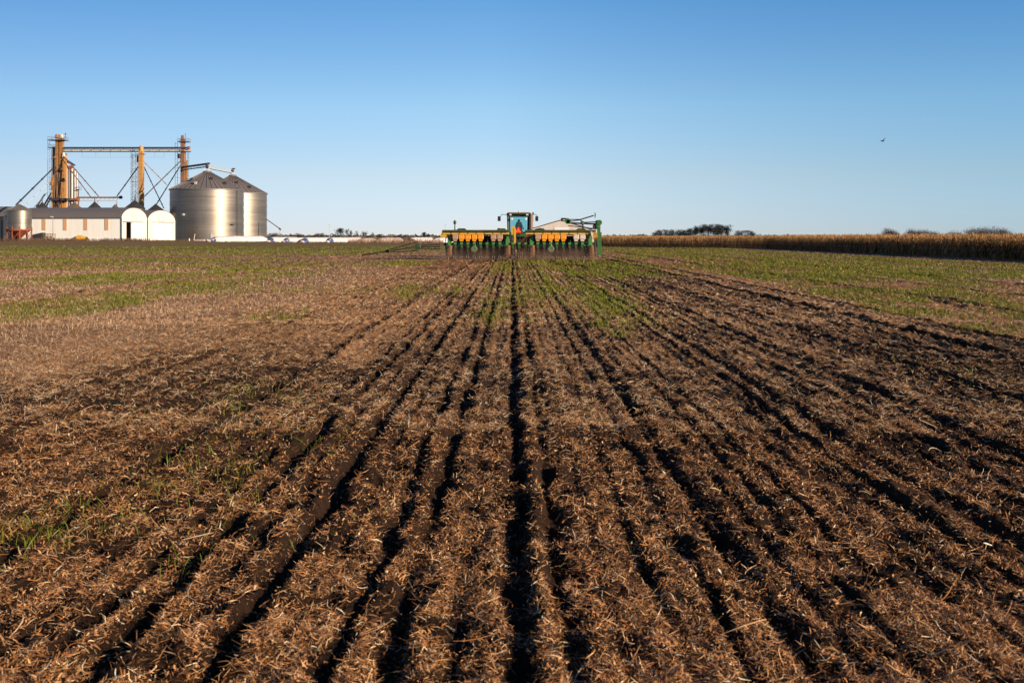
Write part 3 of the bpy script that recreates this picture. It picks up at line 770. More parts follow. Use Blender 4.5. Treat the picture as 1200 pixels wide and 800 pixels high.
m.bar((tx(97) - ox, 0, tz(184.5) - GZ), (tx(193) - ox, 0, tz(184.5) - GZ), 0.05, 0.05); m.build('cable_tray', M['grey_steel'], t)
MB().box((tx(221.5) - ox, 0, tz(173.6) - GZ), (1.0, 1.1, 1.1), bev=.12).build('drive_head', M['rust'], t)

ox = tx(165.5); t = thing('bucket_elevator', 'single plain yellow elevator column rising behind the arched barn end', 'elevator', (gx(165.5, TY - 3), TY - 3, GZ), 0, 'grain bucket elevators')
leg(t, 163.1, 168.2, 178, M['elev_yellow'], 0, ox)
MB().lathe([(0.78, tz(178.5) - GZ), (0.78, tz(174) - GZ), (0.55, tz(172.2) - GZ), (0.001, tz(171.8) - GZ)], n=18).build('elevator_head', M['elev_yellow'], t, True)
MB().box((tx(162) - ox, -0.3, tz(187) - GZ), (0.62, 0.8, 2.4), bev=.1).build('motor_box', M['black'], t)
m = MB(); ladder(m, tx(162.2) - ox, 0.3, 0, tz(181) - GZ, 0.4); m.build('ladder', M['black'], t)
MB().box((tx(165.5) - ox, 0, tz(181.5) - GZ), (2.6, 1.7, 0.14)).build('platform', M['dark_steel'], t)

ox = tx(153.5); t = thing('lattice_mast', 'thin pale lattice mast left of the yellow elevator column', 'mast', (ox, TY + 3, GZ))
m = MB(); w = 0.82
for sx in (-1, 1):
    for sy in (-1, 1): m.bar((sx * w, sy * w, 0), (sx * w, sy * w, tz(178.4) - GZ), 0.12, 0.12)
m.build('mast_leg', M['grey_steel'], t)
m = MB(); k = 0.6; i = 0
while k < tz(180) - GZ - 1:
    for sy in (-w, w):
        m.bar((-w, sy, k), (w, sy, k + 1.4) if i % 2 else (w, sy, k), 0.07, 0.07); m.bar((w, sy, k), (-w, sy, k + 1.4), 0.06, 0.06)
    for sx in (-w, w): m.bar((sx, -w, k), (sx, w, k + 1.4), 0.07, 0.07)
    k += 1.4; i += 1
m.build('bracing', M['grey_steel'], t)
MB().box((0, 0, tz(212.3) - GZ), (2.2, 2.0, 0.15)).build('platform', M['grey_steel'], t)

ox = tx(214.5); t = thing('bucket_elevator', 'rusty elevator tower beside the big silos with railed top platform', 'elevator', (ox, TY, GZ), 0, 'grain bucket elevators')
leg(t, 212.0, 216.8, 163, M['elev_rust'], 0, ox)
leg(t, 216.9, 219.2, 188, M['elev_orange'], 0.5, ox)
MB().box((tx(214) - ox, 0, tz(161.2) - GZ), (1.1, 1.2, 1.6), top=(0.8, 0.8), bev=.15).build('elevator_head', M['elev_rust'], t)
m = MB(); m.box((tx(215.5) - ox, 0, tz(166.5) - GZ), (tx(222) - tx(209), 2.6, 0.2)); m.build('platform', M['dark_steel'], t)
m = MB(); rail(m, tx(209.2) - ox, tx(221.8) - ox, -1.3, 1.3, tz(166.3) - GZ); m.build('railing', M['elev_rust'], t)
m = MB(); ladder(m, tx(206.5) - ox, 0.2, 0, tz(167) - GZ, 0.9)
for k in range(6): m.bar((tx(206.5) - ox, .2, 12 + 2.6 * k), (tx(212) - ox, .2, 12 + 2.6 * k), .06, .06)
m.build('ladder', M['dark_steel'], t)
m = MB(); ladder(m, tx(220) - ox, 0.4, 6, tz(178) - GZ, 0.5); m.build('ladder', M['dark_steel'], t)
MB().box((tx(210) - ox, -0.4, tz(183) - GZ), (0.8, 1.0, 1.7), bev=.12).build('motor_box', M['black'], t)
MB().box((tx(214.6) - ox, 0, tz(183.5) - GZ), (1.9, 1.6, 4.8), top=(0.8, 0.9), bev=.2).build('distributor', M['elev_rust'], t)
m = MB(); m.tube((tx(217.6) - ox, 0, tz(166) - GZ), (tx(217.6) - ox, 0, tz(156.8) - GZ), 0.07); m.bar((tx(216) - ox, 0, tz(157.3) - GZ), (tx(218) - ox, 0, tz(157.3) - GZ), .1, .1); m.build('hoist_post', M['dark_steel'], t)

ox = tx(215); t = thing('silo_feed_conveyor', 'dark inclined conveyor from the rusty elevator to the nearer silo peak', 'conveyor', (ox, 358, GZ))
p0 = Vector((0, 1, gzp(196, 359) - GZ)); p1 = Vector((gx(243, 341) - ox, -17, gzp(192, 341) - GZ))
m = MB(); m.bar(p0, p1, 0.9, 0.55); m.build('housing', M['dark_steel'], t)
m = MB(); dn = Vector((0, 0, -1.0)); m.bar(p0 + dn, p1 + dn, 0.9, 0.2)
for k in range(8):
    q0, q1 = p0.lerp(p1, k / 8), p0.lerp(p1, (k + 1) / 8); m.bar(q0, q1 + dn, 0.08, 0.08); m.bar(q1, q1 + dn, 0.08, 0.08)
m.build('truss', M['dark_steel'], t)

def spout(p0, p1, r, m, label, y0=TY - 1, y1=TY - 12, group='grain spouts of the elevator towers'):
    a = Vector((gx(p0[0], y0), y0, gzp(p0[1], y0))); b = Vector((gx(p1[0], y1), y1, gzp(p1[1], y1)))
    t = thing('grain_spout', label, 'spout', a, 0, group)
    d = b - a
    MB().tube((0, 0, 0), d, r, n=10).build('pipe', m, t, True)
    for f in (0.08, 0.35, 0.62, 0.9): MB().tube(d * f, d * (f + 0.012), r * 1.5, n=10).build('flange', M['dark_steel'], t)
spout((62, 197.5), (19, 240), 0.22, M['dark_steel'], 'long dark spout running down left to the hopper bin on red legs', TY - 1, 264)
spout((57, 214), (29, 241), 0.13, M['pale_steel'], 'thin pale spout under the long dark one, left of the orange elevator')
spout((55, 226), (40, 243), 0.12, M['grey_steel'], 'shortest grey spout low at the left foot of the orange elevator')
spout((74.5, 183), (115.5, 230), 0.17, M['elev_rust'], 'brown spout right of the orange elevator, upper one of the crossing pair')
spout((73.5, 187), (106.5, 231), 0.16, M['elev_rust'], 'brown spout right of the orange elevator, lower one of the pair')
spout((162, 195.5), (137, 230), 0.20, M['dark_steel'], 'dark spout sloping left from the yellow column to the brown conveyor', TY - 3, TY + 1)
spout((169, 190), (196, 217), 0.13, M['tan'], 'thin tan spout sloping right from near the yellow column top')
spout((168.5, 195), (192, 244), 0.16, M['dark_steel'], 'steep dark spout from the yellow column to the small cone roof')
spout((211, 189.5), (168, 231.5), 0.18, M['dark_steel'], 'dark spout from the rusty tower crossing towards the yellow column')
spout((212, 193), (183, 240), 0.18, M['dark_steel'], 'steep dark spout from the rusty tower to the rightmost small cone roof')

# small cone-roofed bins behind the barns
for px, pk, hw, m, lab in ((49.5, 237.5, 11, 'roof_dark', 'small bin with black cone roof, just left of the orange elevator'), (87, 237.2, 13, 'roof_brown', 'small bin with brown cone roof at the foot of the grain dryer'),
                       (111, 236.8, 11, 'roof_dark', 'small bin with black cone roof under the brown conveyor middle'), (135, 240, 10, 'roof_brown', 'small bin with low brown cone roof under the conveyor end'),
                       (158, 234.8, 13, 'roof_dark', 'small bin with black cone roof behind the yellow elevator column'), (182.5, 239.2, 13, 'roof_dark', 'small bin with black cone roof between the arched barn and the big silo')):
    d = 334.0; k = d / FPX
    t = thing('storage_bin', lab, 'grain bin', (gx(px, d), d, GZ), 0, 'small cone roofed bins behind the barns')
    r = hw * k * .88; ph = gzp(pk, d) - GZ; eh = gzp(pk + 9.5, d) - GZ
    MB().lathe([(r, 0), (r, eh)], n=32).build('wall', M['galv_small'], t, True)
    rf = MB().lathe([(r + 0.2, eh - 0.05), (0.4, ph - 0.3), (0.4, ph), (0.001, ph + 0.15)], n=32)
    for j in range(24):
        a = 2 * math.pi * j / 24; rf.bar((math.cos(a) * r, math.sin(a) * r, eh + .12), (math.cos(a) * .4, math.sin(a) * .4, ph - .24), .1, .1)
    ro = rf.build('roof', M[m], t)
    if pk < 238.5: MB().tube((0, 0, ph), (0, 0, ph + 1.6), 0.14).build('vent_pipe', M['dark_steel'], ro)

# ------------------------------------------------------------------ white arched barns
def barn(c0, W, L, eave, top, rz, label, doors, windows, roof_m, group):
    """local x runs along the barn to its gable end at x=0 (body at x<0), y away from the lens"""
    t = thing('barn', label, 'barn', c0, rz, group)
    n = 26
    def arch(y):                      # roof height over the width
        u = (y - W / 2) / (W / 2)
        return eave + (top - eave) * max(0.0, 1 - abs(u) ** 2.1) ** 0.62
    ysn = [W * k / n for k in range(n + 1)]
    # gable end wall, cut round the open doorway
    cuts = sorted(set(ysn + [d for dd in doors if dd[3] == 'open' for d in dd[:2]]))
    g = MB()
    for ya, yb in zip(cuts[:-1], cuts[1:]):
        z0 = 0.0
        for dd in doors:
            if dd[3] == 'open' and ya >= dd[0] - 1e-6 and yb <= dd[1] + 1e-6: z0 = dd[2]
        g.add([(0, ya, z0), (0, yb, z0), (0, yb, arch(yb)), (0, ya, arch(ya)), (-0.12, ya, z0), (-0.12, yb, z0), (-0.12, yb, arch(yb)), (-0.12, ya, arch(ya))],
              [(0, 1, 2, 3), (7, 6, 5, 4), (0, 4, 5, 1), (3, 2, 6, 7), (0, 3, 7, 4), (1, 5, 6, 2)])
    g.build('gable_wall', M['white_gable'], t)
    f = MB()
    f.box((-L / 2 - .06, 0.06, eave / 2), (L - 0.3, 0.12, eave)); f.build('long_wall', M['white_sheet'], t)
    b = MB(); b.box((-L / 2, W - 0.06, eave / 2), (L - 0.3, 0.12, eave)); b.build('long_wall', M['white_sheet'], t)
    e = MB()
    for ya, yb in zip(ysn[:-1], ysn[1:]): e.add([(-L, ya, 0), (-L, yb, 0), (-L, yb, arch(yb)), (-L, ya, arch(ya))], [(0, 1, 2, 3)])
    e.build('end_wall', M['white_sheet'], t)
    r = MB(); prof = [(-0.25, eave - 0.15)] + [(y, arch(y) + 0.05) for y in ysn] + [(W + 0.25, eave - 0.15)]
    vs = [(x, y, z) for x in (-L - 0.15, 0.03) for y, z in prof] + [(x, y, z + 0.14) for x in (-L - 0.15, 0.03) for y, z in prof]
    m_ = len(prof); fs = []
    for k in range(m_ - 1):
        fs += [(k, k + 1, m_ + k + 1, m_ + k), (2 * m_ + k, 3 * m_ + k, 3 * m_ + k + 1, 2 * m_ + k + 1), (m_ + k, m_ + k + 1, 3 * m_ + k + 1, 3 * m_ + k), (k, 2 * m_ + k, 2 * m_ + k + 1, k + 1)]
    r.add(vs, fs); r.build('roof', roof_m, t, True)
    for (ya, yb, z, kind) in doors:
        if kind == 'leaf':
            d = MB().box((0.09, (ya + yb) / 2, z / 2 + .05), (0.08, yb - ya, z - .1)); dl = d.build('sliding_door', M['white_gable_door'], t)
            MB().box((0.15, yb - 0.5, z * 0.42), (0.05, 0.12, 0.5)).build('handle', M['dark_steel'], dl)
        if kind == 'rail': MB().box((0.12, (ya + yb) / 2, z + 0.1), (0.16, yb - ya, 0.2)).build('door_rail', M['grey_steel'], t)
        if kind == 'vent': 
            fr = MB()
            for (p, q) in ((ya, 0), (yb, 0)): fr.box((0.04, p, z), (0.08, 0.1, 2.3))
            fr.box((0.04, (ya + yb) / 2, z - 1.1), (0.08, yb - ya, 0.1)); fr.build('loft_frame', M['tan'], t)
    for (xa, xb, z0, z1) in windows:
        MB().box(((xa + xb) / 2, -0.04, (z0 + z1) / 2), (xb - xa, 0.09, z1 - z0)).build('panel', M['tan'], t, label='tan translucent wall strip')
    MB().box((0.0, -0.05, eave / 2), (0.22, 0.22, eave)).build('corner_trim', M['dark_steel'], t)
    MB().box((-L / 2, -0.09, 0.35), (L - 0.4, 0.14, 0.7)).build('plinth', M['white_door'], t)
    return t
def gable_white(name, col):
    t = NT(name); w = t.n('ShaderNodeTexWave', wave_type='BANDS', bands_direction='Y'); w.inputs['Scale'].default_value = 0.45
    t.l(t.coord(), w.inputs['Vector'])
    st = t.ramp(t.noise(1.0, 5, 0.65, t.coord((0.9, 0.9, 0.12))), [(0.45, (0, 0, 0)), (0.85, (0.3, 0.3, 0.3))])
    t.l(t.mix(st, col, (0.45, 0.34, 0.25)), t.b.inputs['Base Color']); t.b.inputs['Roughness'].default_value = 0.55
    t.bump(w.outputs['Fac'], 0.35, 0.06); return t.m
M['white_gable'] = gable_white('white_gable_sheet', (0.76, 0.70, 0.62)); M['white_gable_door'] = gable_white('white_gable_door', (0.80, 0.77, 0.73))
TH = R(5)
bz = GZ - 0.05
e1, t1 = gzp(255.3) - bz, gzp(243.8, 284) - bz
c0 = Vector((gx(142.3), D, bz))
W1b = 15.8
win = [(gx(p) - 2.25 * MP - c0.x, gx(p) + 2.25 * MP - c0.x, e1 - 3.45, e1 - .15) for p in (47.3, 73.3, 98.7, 124.3)]
barn(c0, W1b, 30.0, e1, t1, -TH, 'long white barn with a dark half open door in its arched end', [(2.9, 5.8, 5.3, 'open'), (5.8, 12.8, 5.3, 'leaf'), (0.6, 13.4, 5.3, 'rail'), (6.6, 9.3, e1 + .6, 'vent')], win, M['roof_grey'], 'white arched barns')
c1 = c0 + Matrix.Rotation(-TH, 3, 'Z') @ Vector((0, W1b + 0.4, 0))
barn(c1, 19.2, 15.0, gzp(257.6, c1.y) - bz, gzp(246.6, c1.y + 6) - bz, -TH, 'white arched barn with closed sliding doors, next to the big silo', [(3.4, 10.2, 5.4, 'leaf'), (10.3, 16.8, 5.4, 'leaf'), (2.8, 17.8, 5.4, 'rail'), (7.6, 10.9, e1 + .4, 'vent')], [], M['roof_grey'], 'white arched barns')

# open-fronted dark shed at the left edge
t = thing('shed', 'dark open fronted shed with grey roof at the left edge', 'shed', (gx(-14), 276, GZ - .05))
w, h = 11.0, gzp(253.5, 276) - GZ
m = MB(); m.box((0, 8, h / 2), (w, 0.15, h)); m.build('back_wall', M['navy'], t)
for s_ in (-1, 1): MB().box((s_ * (w / 2 - .08), 4, h / 2), (0.15, 8, h)).build('side_wall', M['navy'], t)
for k in range(4): MB().box((-w / 2 + 0.2 + (w - .4) * k / 3, 0.0, h / 2), (0.25, 0.25, h)).build('post', M['dark_steel'], t)
for k in range(3): MB().box((-w / 2 + (w) * (k + .5) / 3, 0.25, h / 2 - .5), (w / 3 - .5, 0.12, h - 1)).build('door', M['navy'], t)  # navy panels fill the open bays, painting in the shaded interior
rh = gzp(242.5, 280) - GZ
MB().add([(-w / 2 - .4, -.5, h), (w / 2 + .4, -.5, h), (w / 2 + .4, 4, rh), (-w / 2 - .4, 4, rh), (w / 2 + .4, 8.5, h), (-w / 2 - .4, 8.5, h),
          (-w / 2 - .4, -.5, h + .15), (w / 2 + .4, -.5, h + .15), (w / 2 + .4, 4, rh + .15), (-w / 2 - .4, 4, rh + .15), (w / 2 + .4, 8.5, h + .15), (-w / 2 - .4, 8.5, h + .15)],
         [(0, 3, 2, 1), (3, 5, 4, 2), (6, 7, 8, 9), (9, 8, 10, 11), (0, 1, 7, 6), (5, 11, 10, 4), (1, 2, 8, 7), (2, 4, 10, 8), (0, 6, 9, 3), (3, 9, 11, 5)]).build('roof', M['roof_grey'], t)

# hopper bin on red legs
d = 262.0; k = d / FPX
t = thing('hopper_bin', 'small shiny galvanised bin standing on red legs before the long barn', 'grain bin', (gx(22.6, d), d, GZ - .05))
r = 13.2 * k; z0, z1, zp = gzp(269, d) - GZ, gzp(246.5, d) - GZ, gzp(239.3, d) - GZ
MB().lathe([(r, z0), (r, z0 + 1.6), (r + .04, z0 + 1.65), (r + .04, z0 + 3.3), (r, z0 + 3.35), (r, z1)], n=64).build('wall', M['galv_small'], t, True)
rf = MB().lathe([(r + .15, z1 - .02), (0.45, zp - .2), (0.45, zp), (0.001, zp + .1)], n=40)
for j in range(20):
    a = 2 * math.pi * j / 20; rf.bar((math.cos(a) * r, math.sin(a) * r, z1 + .1), (math.cos(a) * .45, math.sin(a) * .45, zp - .14), .08, .08)
rf.build('roof', M['roof_grey'], t)
MB().lathe([(r, z0), (0.3, 0.75), (0.3, 0.45)], n=40).build('hopper_cone', M['rust'], t, True)
MB().lathe([(r + .04, z0 - .25), (r + .16, z0 - .25), (r + .16, z0 + .2), (r + .04, z0 + .2)], n=40, closed=True).build('ring_beam', M['rust'], t)
for j in range(10):
    a = 2 * math.pi * (j + .3) / 10
    lg = MB().box((math.cos(a) * (r + .1), math.sin(a) * (r + .1), z0 / 2 + .4), (0.2, 0.2, z0 + .8), a); lg.build('leg', M['rust'], t)
m = MB()
for j in range(10):
    a, b = 2 * math.pi * (j + .3) / 10, 2 * math.pi * (j + 1.3) / 10
    m.bar((math.cos(a) * r, math.sin(a) * r, 0.3), (math.cos(b) * r, math.sin(b) * r, z0 - .3), .09, .09)
m.build('bracing', M['rust'], t)
m = MB(); ladder(m, -r - .3, -.6, 0.2, z1, .45); m.build('ladder', M['grey_steel'], t)

# low things along the barn foot
d = 268.0; k = d / FPX
t = thing('grain_trailer', 'dark blue grey trailer box with sloping top beside the red legs', 'trailer', (gx(44.5, d), d, GZ - .02))
MB().prism([(-1.5, .55), (1.5, .55), (1.5, 2.25), (-1.5, 1.6)], -1.1, 1.1, 'Y').build('box', M['navy'], t)
for sx in (-0.9, 0.9):
    for sy in (-1.0, 1.0): MB().lathe([(.12, -.12), (.36, -.12), (.42, -.06), (.42, .06), (.36, .12), (.12, .12)], (sx, sy, .42), 16, 'Y', True).build('wheel', M['rubber'], t)
MB().bar((-1.5, 0, .6), (-2.8, 0, .45), .12, .12).build('drawbar', M['rust'], t)
t = thing('farm_wagon', 'brown slatted farm wagon loaded with pale sacks by the barn', 'wagon', (gx(57.7, d), d, GZ - .02))
m = MB()
for z in (.9, 1.25, 1.6, 1.95):
    for sy in (-.9, .9): m.box((0, sy, z), (2.6, .05, .14))
    for sx in (-1.3, 1.3): m.box((sx, 0, z), (.05, 1.75, .14))
for sx in (-1.25, 0, 1.25):
    for sy in (-.86, .86): m.box((sx, sy, 1.4), (.09, .07, 1.2))
m.build('slat_side', M['wood'], t); MB().box((0, 0, .75), (2.6, 1.8, .12)).build('deck', M['wood'], t)
for sx in (-0.8, 0.8):
    for sy in (-.95, .95): MB().lathe([(.1, -.1), (.32, -.1), (.37, 0), (.32, .1), (.1, .1)], (sx, sy, .37), 14, 'Y', True).build('wheel', M['rubber'], t)
for j, (x, y) in enumerate(((-.7, -.4), (.1, -.5), (.8, -.3), (-.2, .3))):
    s = MB().box((x, y, 1.02 + .02 * j), (.72, .5, .42), rz=.2 * j, bev=.16).build('sack', M['white_post'])
    s['label'] = ('pale sack at the left end of the brown wagon', 'pale sack in the wagon middle, front side', 'pale sack at the right end of the brown wagon', 'pale sack at the back of the brown wagon')[j]; s['category'] = 'sack'; s['group'] = 'sacks on the wagon'
    s.location = (gx(57.7, d), d, GZ - .02)
t = thing('covered_heap', 'low heap under a yellow tarp with grey left end by the barn', 'heap', (gx(92, d), d, GZ - .03))
def dome(x0, x1, h, wy, n=10):
    m = MB(); vs, fs = [], []
    for i in range(n + 1):
        u = i / n; x = x0 + (x1 - x0) * u
        for j in range(9):
            a = math.pi * j / 8; vs.append((x, -wy * math.cos(a), h(u) * math.sin(a) + .03 * math.sin(7 * u + 3 * j)))
    for i in range(n):
        for j in range(8): fs.append((i * 9 + j, i * 9 + j + 1, (i + 1) * 9 + j + 1, (i + 1) * 9 + j))
    return m.add(vs, fs)
dome(-2.4, -0.25, lambda u: .25 + 1.2 * u ** .7, 1.2).build('grey_cover', M['grey_tarp'], t, True)
dome(-.3, 2.2, lambda u: 1.5 * (1 - .25 * u ** 3), 1.25).build('yellow_cover', M['yellow_tarp'], t, True)
t = thing('yard_pole', 'slim grey pole with a lamp before the long white barn wall', 'pole', (gx(62, 272), 272, GZ))
MB().tube((0, 0, 0), (0, 0, gzp(254, 272) - GZ), .09, .06).build('post', M['grey_steel'], t)
MB().box((-.35, 0, gzp(254, 272) - GZ), (.8, .25, .18), bev=.05).build('lamp_head', M['white_post'], t)
t = thing('marker_stake', 'white stake leaning in the grass before the nearer big silo', 'stake', (gx(227, 264), 264, GZ))
MB().bar((0, 0, 0), (.35, 0, 1.9), .18, .1).build('stake', M['white_post'], t); MB().box((-.1, 0, .06), (.6, .4, .12)).build('foot', M['earth'], t)
t = thing('marker_post', 'short upright white post left of the leaning white stake', 'post', (gx(221.8, 264), 264, GZ - .02))
MB().lathe([(.16, 0), (.16, .62), (.10, .7), (.001, .72)], n=12).build('post', M['white_post'], t)
t = thing('concrete_slab', 'low pale slab on the ground between white stake and blue striped bag', 'slab', (gx(234, 266), 266, GZ - .03))
MB().box((0, 0, .17), (2.6, 1.6, .34), bev=.05).build('slab', M['white_post'], t)

# ------------------------------------------------------------------ long white grain bags
def grain_bag(pa, pb, d0, d1, r, label, m='bag', band=True, seed=0):
    a = Vector((gx(pa, d0), d0, 0)); b = Vector((gx(pb, d1), d1, 0))
    r *= 1.32
    a.z = float(terrain(np.array(a.x), np.array(a.y))); b.z = float(terrain(np.array(b.x), np.array(b.y)))
    L = (b - a).length; ang = math.atan2(b.y - a.y, b.x - a.x)
    t = thing('grain_bag', label, 'grain bag', (a.x, a.y, a.z - .05), ang, 'long plastic grain bags lying on the field edge')
    rr = random.Random(seed)
    def tube(x0, x1, n, f):
        vs, fs = [], []
        for i in range(n + 1):
            x = x0 + (x1 - x0) * i / n; s = f(x / L)
            for j in range(13):
                th = math.pi * j / 12; c_, s_ = math.cos(th), math.sin(th)
                w = 1 + .03 * math.sin(x * 1.7 + j) + rr.uniform(-.02, .02)
                vs.append((x, -r * 1.15 * c_ * s * w, r * 1.12 * (s_ ** .8) * s * w))
        for i in range(n):
            for j in range(12): fs.append((i * 13 + j, i * 13 + j + 1, (i + 1) * 13 + j + 1, (i + 1) * 13 + j))
        fs.append(tuple(range(13)))
        return MB().add(vs, fs)
    f = lambda u: (min(1, max(0.12, u * L / 2.6)) ** .55) * (min(1, max(0.12, (1 - u) * L / 2.6)) ** .55)
    tube(0, L, int(L * 1.6), f).build('film', M[m], t, True)
    if band:
        tube(.5, 1.9, 6, lambda u: f(u) * 1.012).build('printed_band', M['blue_band'], t, True)
    MB().box((.05, 0, .3), (.35, .5, .5), ry=R(-30), bev=.1).build('tied_end', M['bag'], t)
BG = [(243, 283, 262, 268, .95, 'white grain bag with blue end, leftmost, in front of the nearer silo', 'bag', True), (256, 316, 267, 277, 1.05, 'long white grain bag with blue end before the silo pair', 'bag', True),
      (313, 352, 266, 283, 1.0, 'white grain bag with broad blue band just right of the silos', 'bag', True), (331, 366, 262, 276, .95, 'white grain bag with blue end, second right of the silos', 'bag', True),
      (353, 392, 264, 282, 1.0, 'white grain bag with blue end, third right of the silos', 'bag', True), (383, 424, 265, 287, 1.0, 'white grain bag with blue end below the dark skyline tree clump', 'bag', True),
      (416, 446, 272, 276, .9, 'dusty pinkish grain bag half hidden by dry weeds', 'bag_dusty', False), (440, 474, 272, 282, .95, 'dusty brown grain bag left of the soil heap', 'bag_dusty', False),
      (478, 508, 276, 290, 1.0, 'white grain bag behind the soil heap', 'bag', False), (504, 530, 274, 280, .95, 'white grain bag next to the left end of the planter', 'bag', False), (534, 600, 285, 300, 1, 'white grain bag hidden mostly behind the planter left wing', 'bag', False)]
for i, b in enumerate(BG[:-1]): grain_bag(*b, seed=i)
def heap(px, d, rx, ry, h, label, seed, name='soil_heap'):
    n, k = 20, 8; vs, fs = [(0, 0, h)], []
    r = np.random.default_rng(seed)
    for j in range(1, k + 1):
        u = j / k
        for i in range(n):
            a = 2 * math.pi * i / n; w = 1 + r.uniform(-.1, .1)
            vs.append((rx * u * math.cos(a) * w, ry * u * math.sin(a) * w, h * (1 - u ** 1.6) * (1 + r.uniform(-.12, .12)) - .05 * (u == 1)))
    for i in range(n): fs.append((0, 1 + i, 1 + (i + 1) % n))
    for j in range(k - 1):
        for i in range(n): fs.append((1 + j * n + i, 1 + (j + 1) * n + i, 1 + (j + 1) * n + (i + 1) % n, 1 + j * n + (i + 1) % n))
    o = MB().add(vs, fs).build(name, M['earth'], None, True)
    o.location = (gx(px, d), d, gz(gx(px, d), d) - .02); o['label'] = label; o['category'] = 'soil heap'
heap(481, 255, 2.4, 1.6, 1.15, 'rounded brown soil heap before the white grain bags', 3)
heap(500, 256, 2.2, 1.4, .5, 'flat brown soil heap near the planter left end', 5)

# white gabled warehouse far behind the planter
M['dusty_white'] = ribbed_white('dusty_white_sheet', (0.60, 0.54, 0.49), 1.1, 0.5)
d = 350.0; k = d / FPX
t = thing('warehouse', 'pale low pitched warehouse gable rising behind the planter right wing', 'warehouse', (gx(658, d), d, 0))
hw = 36 * k; eh = gzp(268.5, d); ph = gzp(257.6, d)
MB().prism([(-hw, 0), (hw, 0), (hw, eh), (0, ph), (-hw, eh)], 0, .3, 'Y').build('gable_wall', M['dusty_white'], t)
for s_ in (-1, 1): MB().box((s_ * (hw - .15), 15.3, eh / 2), (.3, 30, eh)).build('side_wall', M['white_sheet'], t)
MB().prism([(-hw - .4, eh - .1), (0, ph + .05), (hw + .4, eh - .1), (hw + .4, eh + .1), (0, ph + .3), (-hw - .4, eh + .1)], -.4, 31, 'Y').build('roof', M['pale_steel'], t)
MB().box((0, -.05, 2.4), (5, .12, 4.8)).build('door', M['white_door'], t)
t = thing('utility_mast', 'very thin grey mast above the far bags, left of tree clump', 'mast', (gx(386, 420), 420, 0))
MB().tube((0, 0, 0), (0, 0, gzp(262, 420)), .11, .06, n=6).build('pole', M['pale_steel'], t); MB().box((0, 0, gzp(263.5, 420)), (.9, .1, .1)).build('cross_arm', M['pale_steel'], t)
t = thing('utility_mast', 'thin far mast rising above the planter left end', 'mast', (gx(522, 300), 300, 0))
MB().tube((0, 0, 0), (0, 0, gzp(262, 300)), .10, .06, n=6).build('pole', M['pale_steel'], t); MB().box((0, 0, gzp(263.5, 300)), (.7, .1, .1)).build('cross_arm', M['pale_steel'], t)

# ================================================================== tractor
TRY = 79.5
t = thing('tractor', 'big green tractor with dark cab frame, pulling the wide planter away', 'tractor', (gx(608, TRY), TRY, 0.02))
def wheel(parent, c, r, w, rim_r, rim_m='yellow', tyre_m='rubber', lugs=20):
    tw = MB().lathe([(rim_r, -w * .42), (r * .86, -w * .5), (r * .96, -w * .44), (r, -w * .3), (r, w * .3), (r * .96, w * .44), (r * .86, w * .5), (rim_r, w * .42)], c, 36, 'X', True)
    for k in range(lugs):
        a = 2 * math.pi * k / lugs
        for s_ in (-1, 1):
            aa = a + (math.pi / lugs if s_ > 0 else 0)
            q = Vector(c)
            p0 = q + Vector((s_ * w * .46, math.cos(aa) * (r + .005), math.sin(aa) * (r + .005))); p1 = q + Vector((s_ * w * .04, math.cos(aa + .16) * (r + .02), math.sin(aa + .16) * (r + .02)))
            tw.bar(p0, p1, .07, .09)
    wo = MB()
    wh = bpy.data.objects.new('wheel', None); wh.location = (0, 0, 0); put(wh, parent=parent)
    tw.build('tyre', M[tyre_m], wh, True)
    MB().lathe([(.10, -w * .2), (rim_r * .55, -w * .12), (rim_r * .9, -w * .36), (rim_r, -w * .41), (rim_r, w * .41), (rim_r * .9, w * .36), (rim_r * .55, w * .12), (.10, w * .2)], c, 28, 'X', True).build('rim', M[rim_m], wh, True)
    return wh
for x in (-1.62, -0.88, 0.88, 1.62): wheel(t, (x, 0, 1.0), 1.0, .60, .55)
for x in (-0.95, 0.95): wheel(t, (x, 3.05, .76), .76, .48, .42, lugs=16)
MB().box((0, .9, 1.05), (.62, 3.6, .75), bev=.08).box((0, 3.05, .78), (1.5, .3, .25)).build('chassis', M['dark'], t)
m = MB(); m.box((0, 2.65, 1.72), (.92, 2.5, .85), top=(.82, .96), bev=.12); m.build('hood', M['green'], t)
MB().box((0, 3.93, 1.62), (.8, .08, .6), bev=.03).build('grille', M['black'], t)
MB().tube((0, -.1, 1.0), (-2.0, -.1, 1.0), .12).tube((0, -.1, 1.0), (2.0, -.1, 1.0), .12).build('rear_axle', M['dark'], t)
# cab
CB, CT = 1.62, 3.36
fr = MB()
for x, y0, y1, w in ((-.80, -.72, -.66, .17), (.80, -.72, -.66, .17), (-.72, .72, .84, .10), (.72, .72, .84, .10)):
    fr.bar((x, y0, CB), (x * 1.06, y1, CT), w, .12)
fr.box((0, -.66, CT - .04), (1.75, .12, .2)).box((0, .82, CT - .05), (1.5, .1, .12))
for x in (-.82, .82): fr.box((x, .06, CT - .05), (.1, 1.5, .12)).box((x * .98, .02, 2.02), (.1, 1.45, .12))
fr.box((0, -.72, 1.98), (1.6, .1, .14))
fr.build('cab_frame', M['black'], t)
MB().box((0, .06, 1.76), (1.5, 1.4, .30)).box((0, -.70, 1.80), (1.5, .1, .30)).build('cab_floor', M['green'], t)
MB().box((0, .04, CT + .13), (1.98, 1.85, .20), top=(.93, .93), bev=.07).build('roof', M['green_dark'], t)
MB().box((0, -.895, CT + .20), (1.8, .05, .05)).build('roof_trim', M['cab_side'], t)
MB().box((0, -.735, 2.66), (1.40, .02, 1.18)).build('rear_window', M['glass'], t)
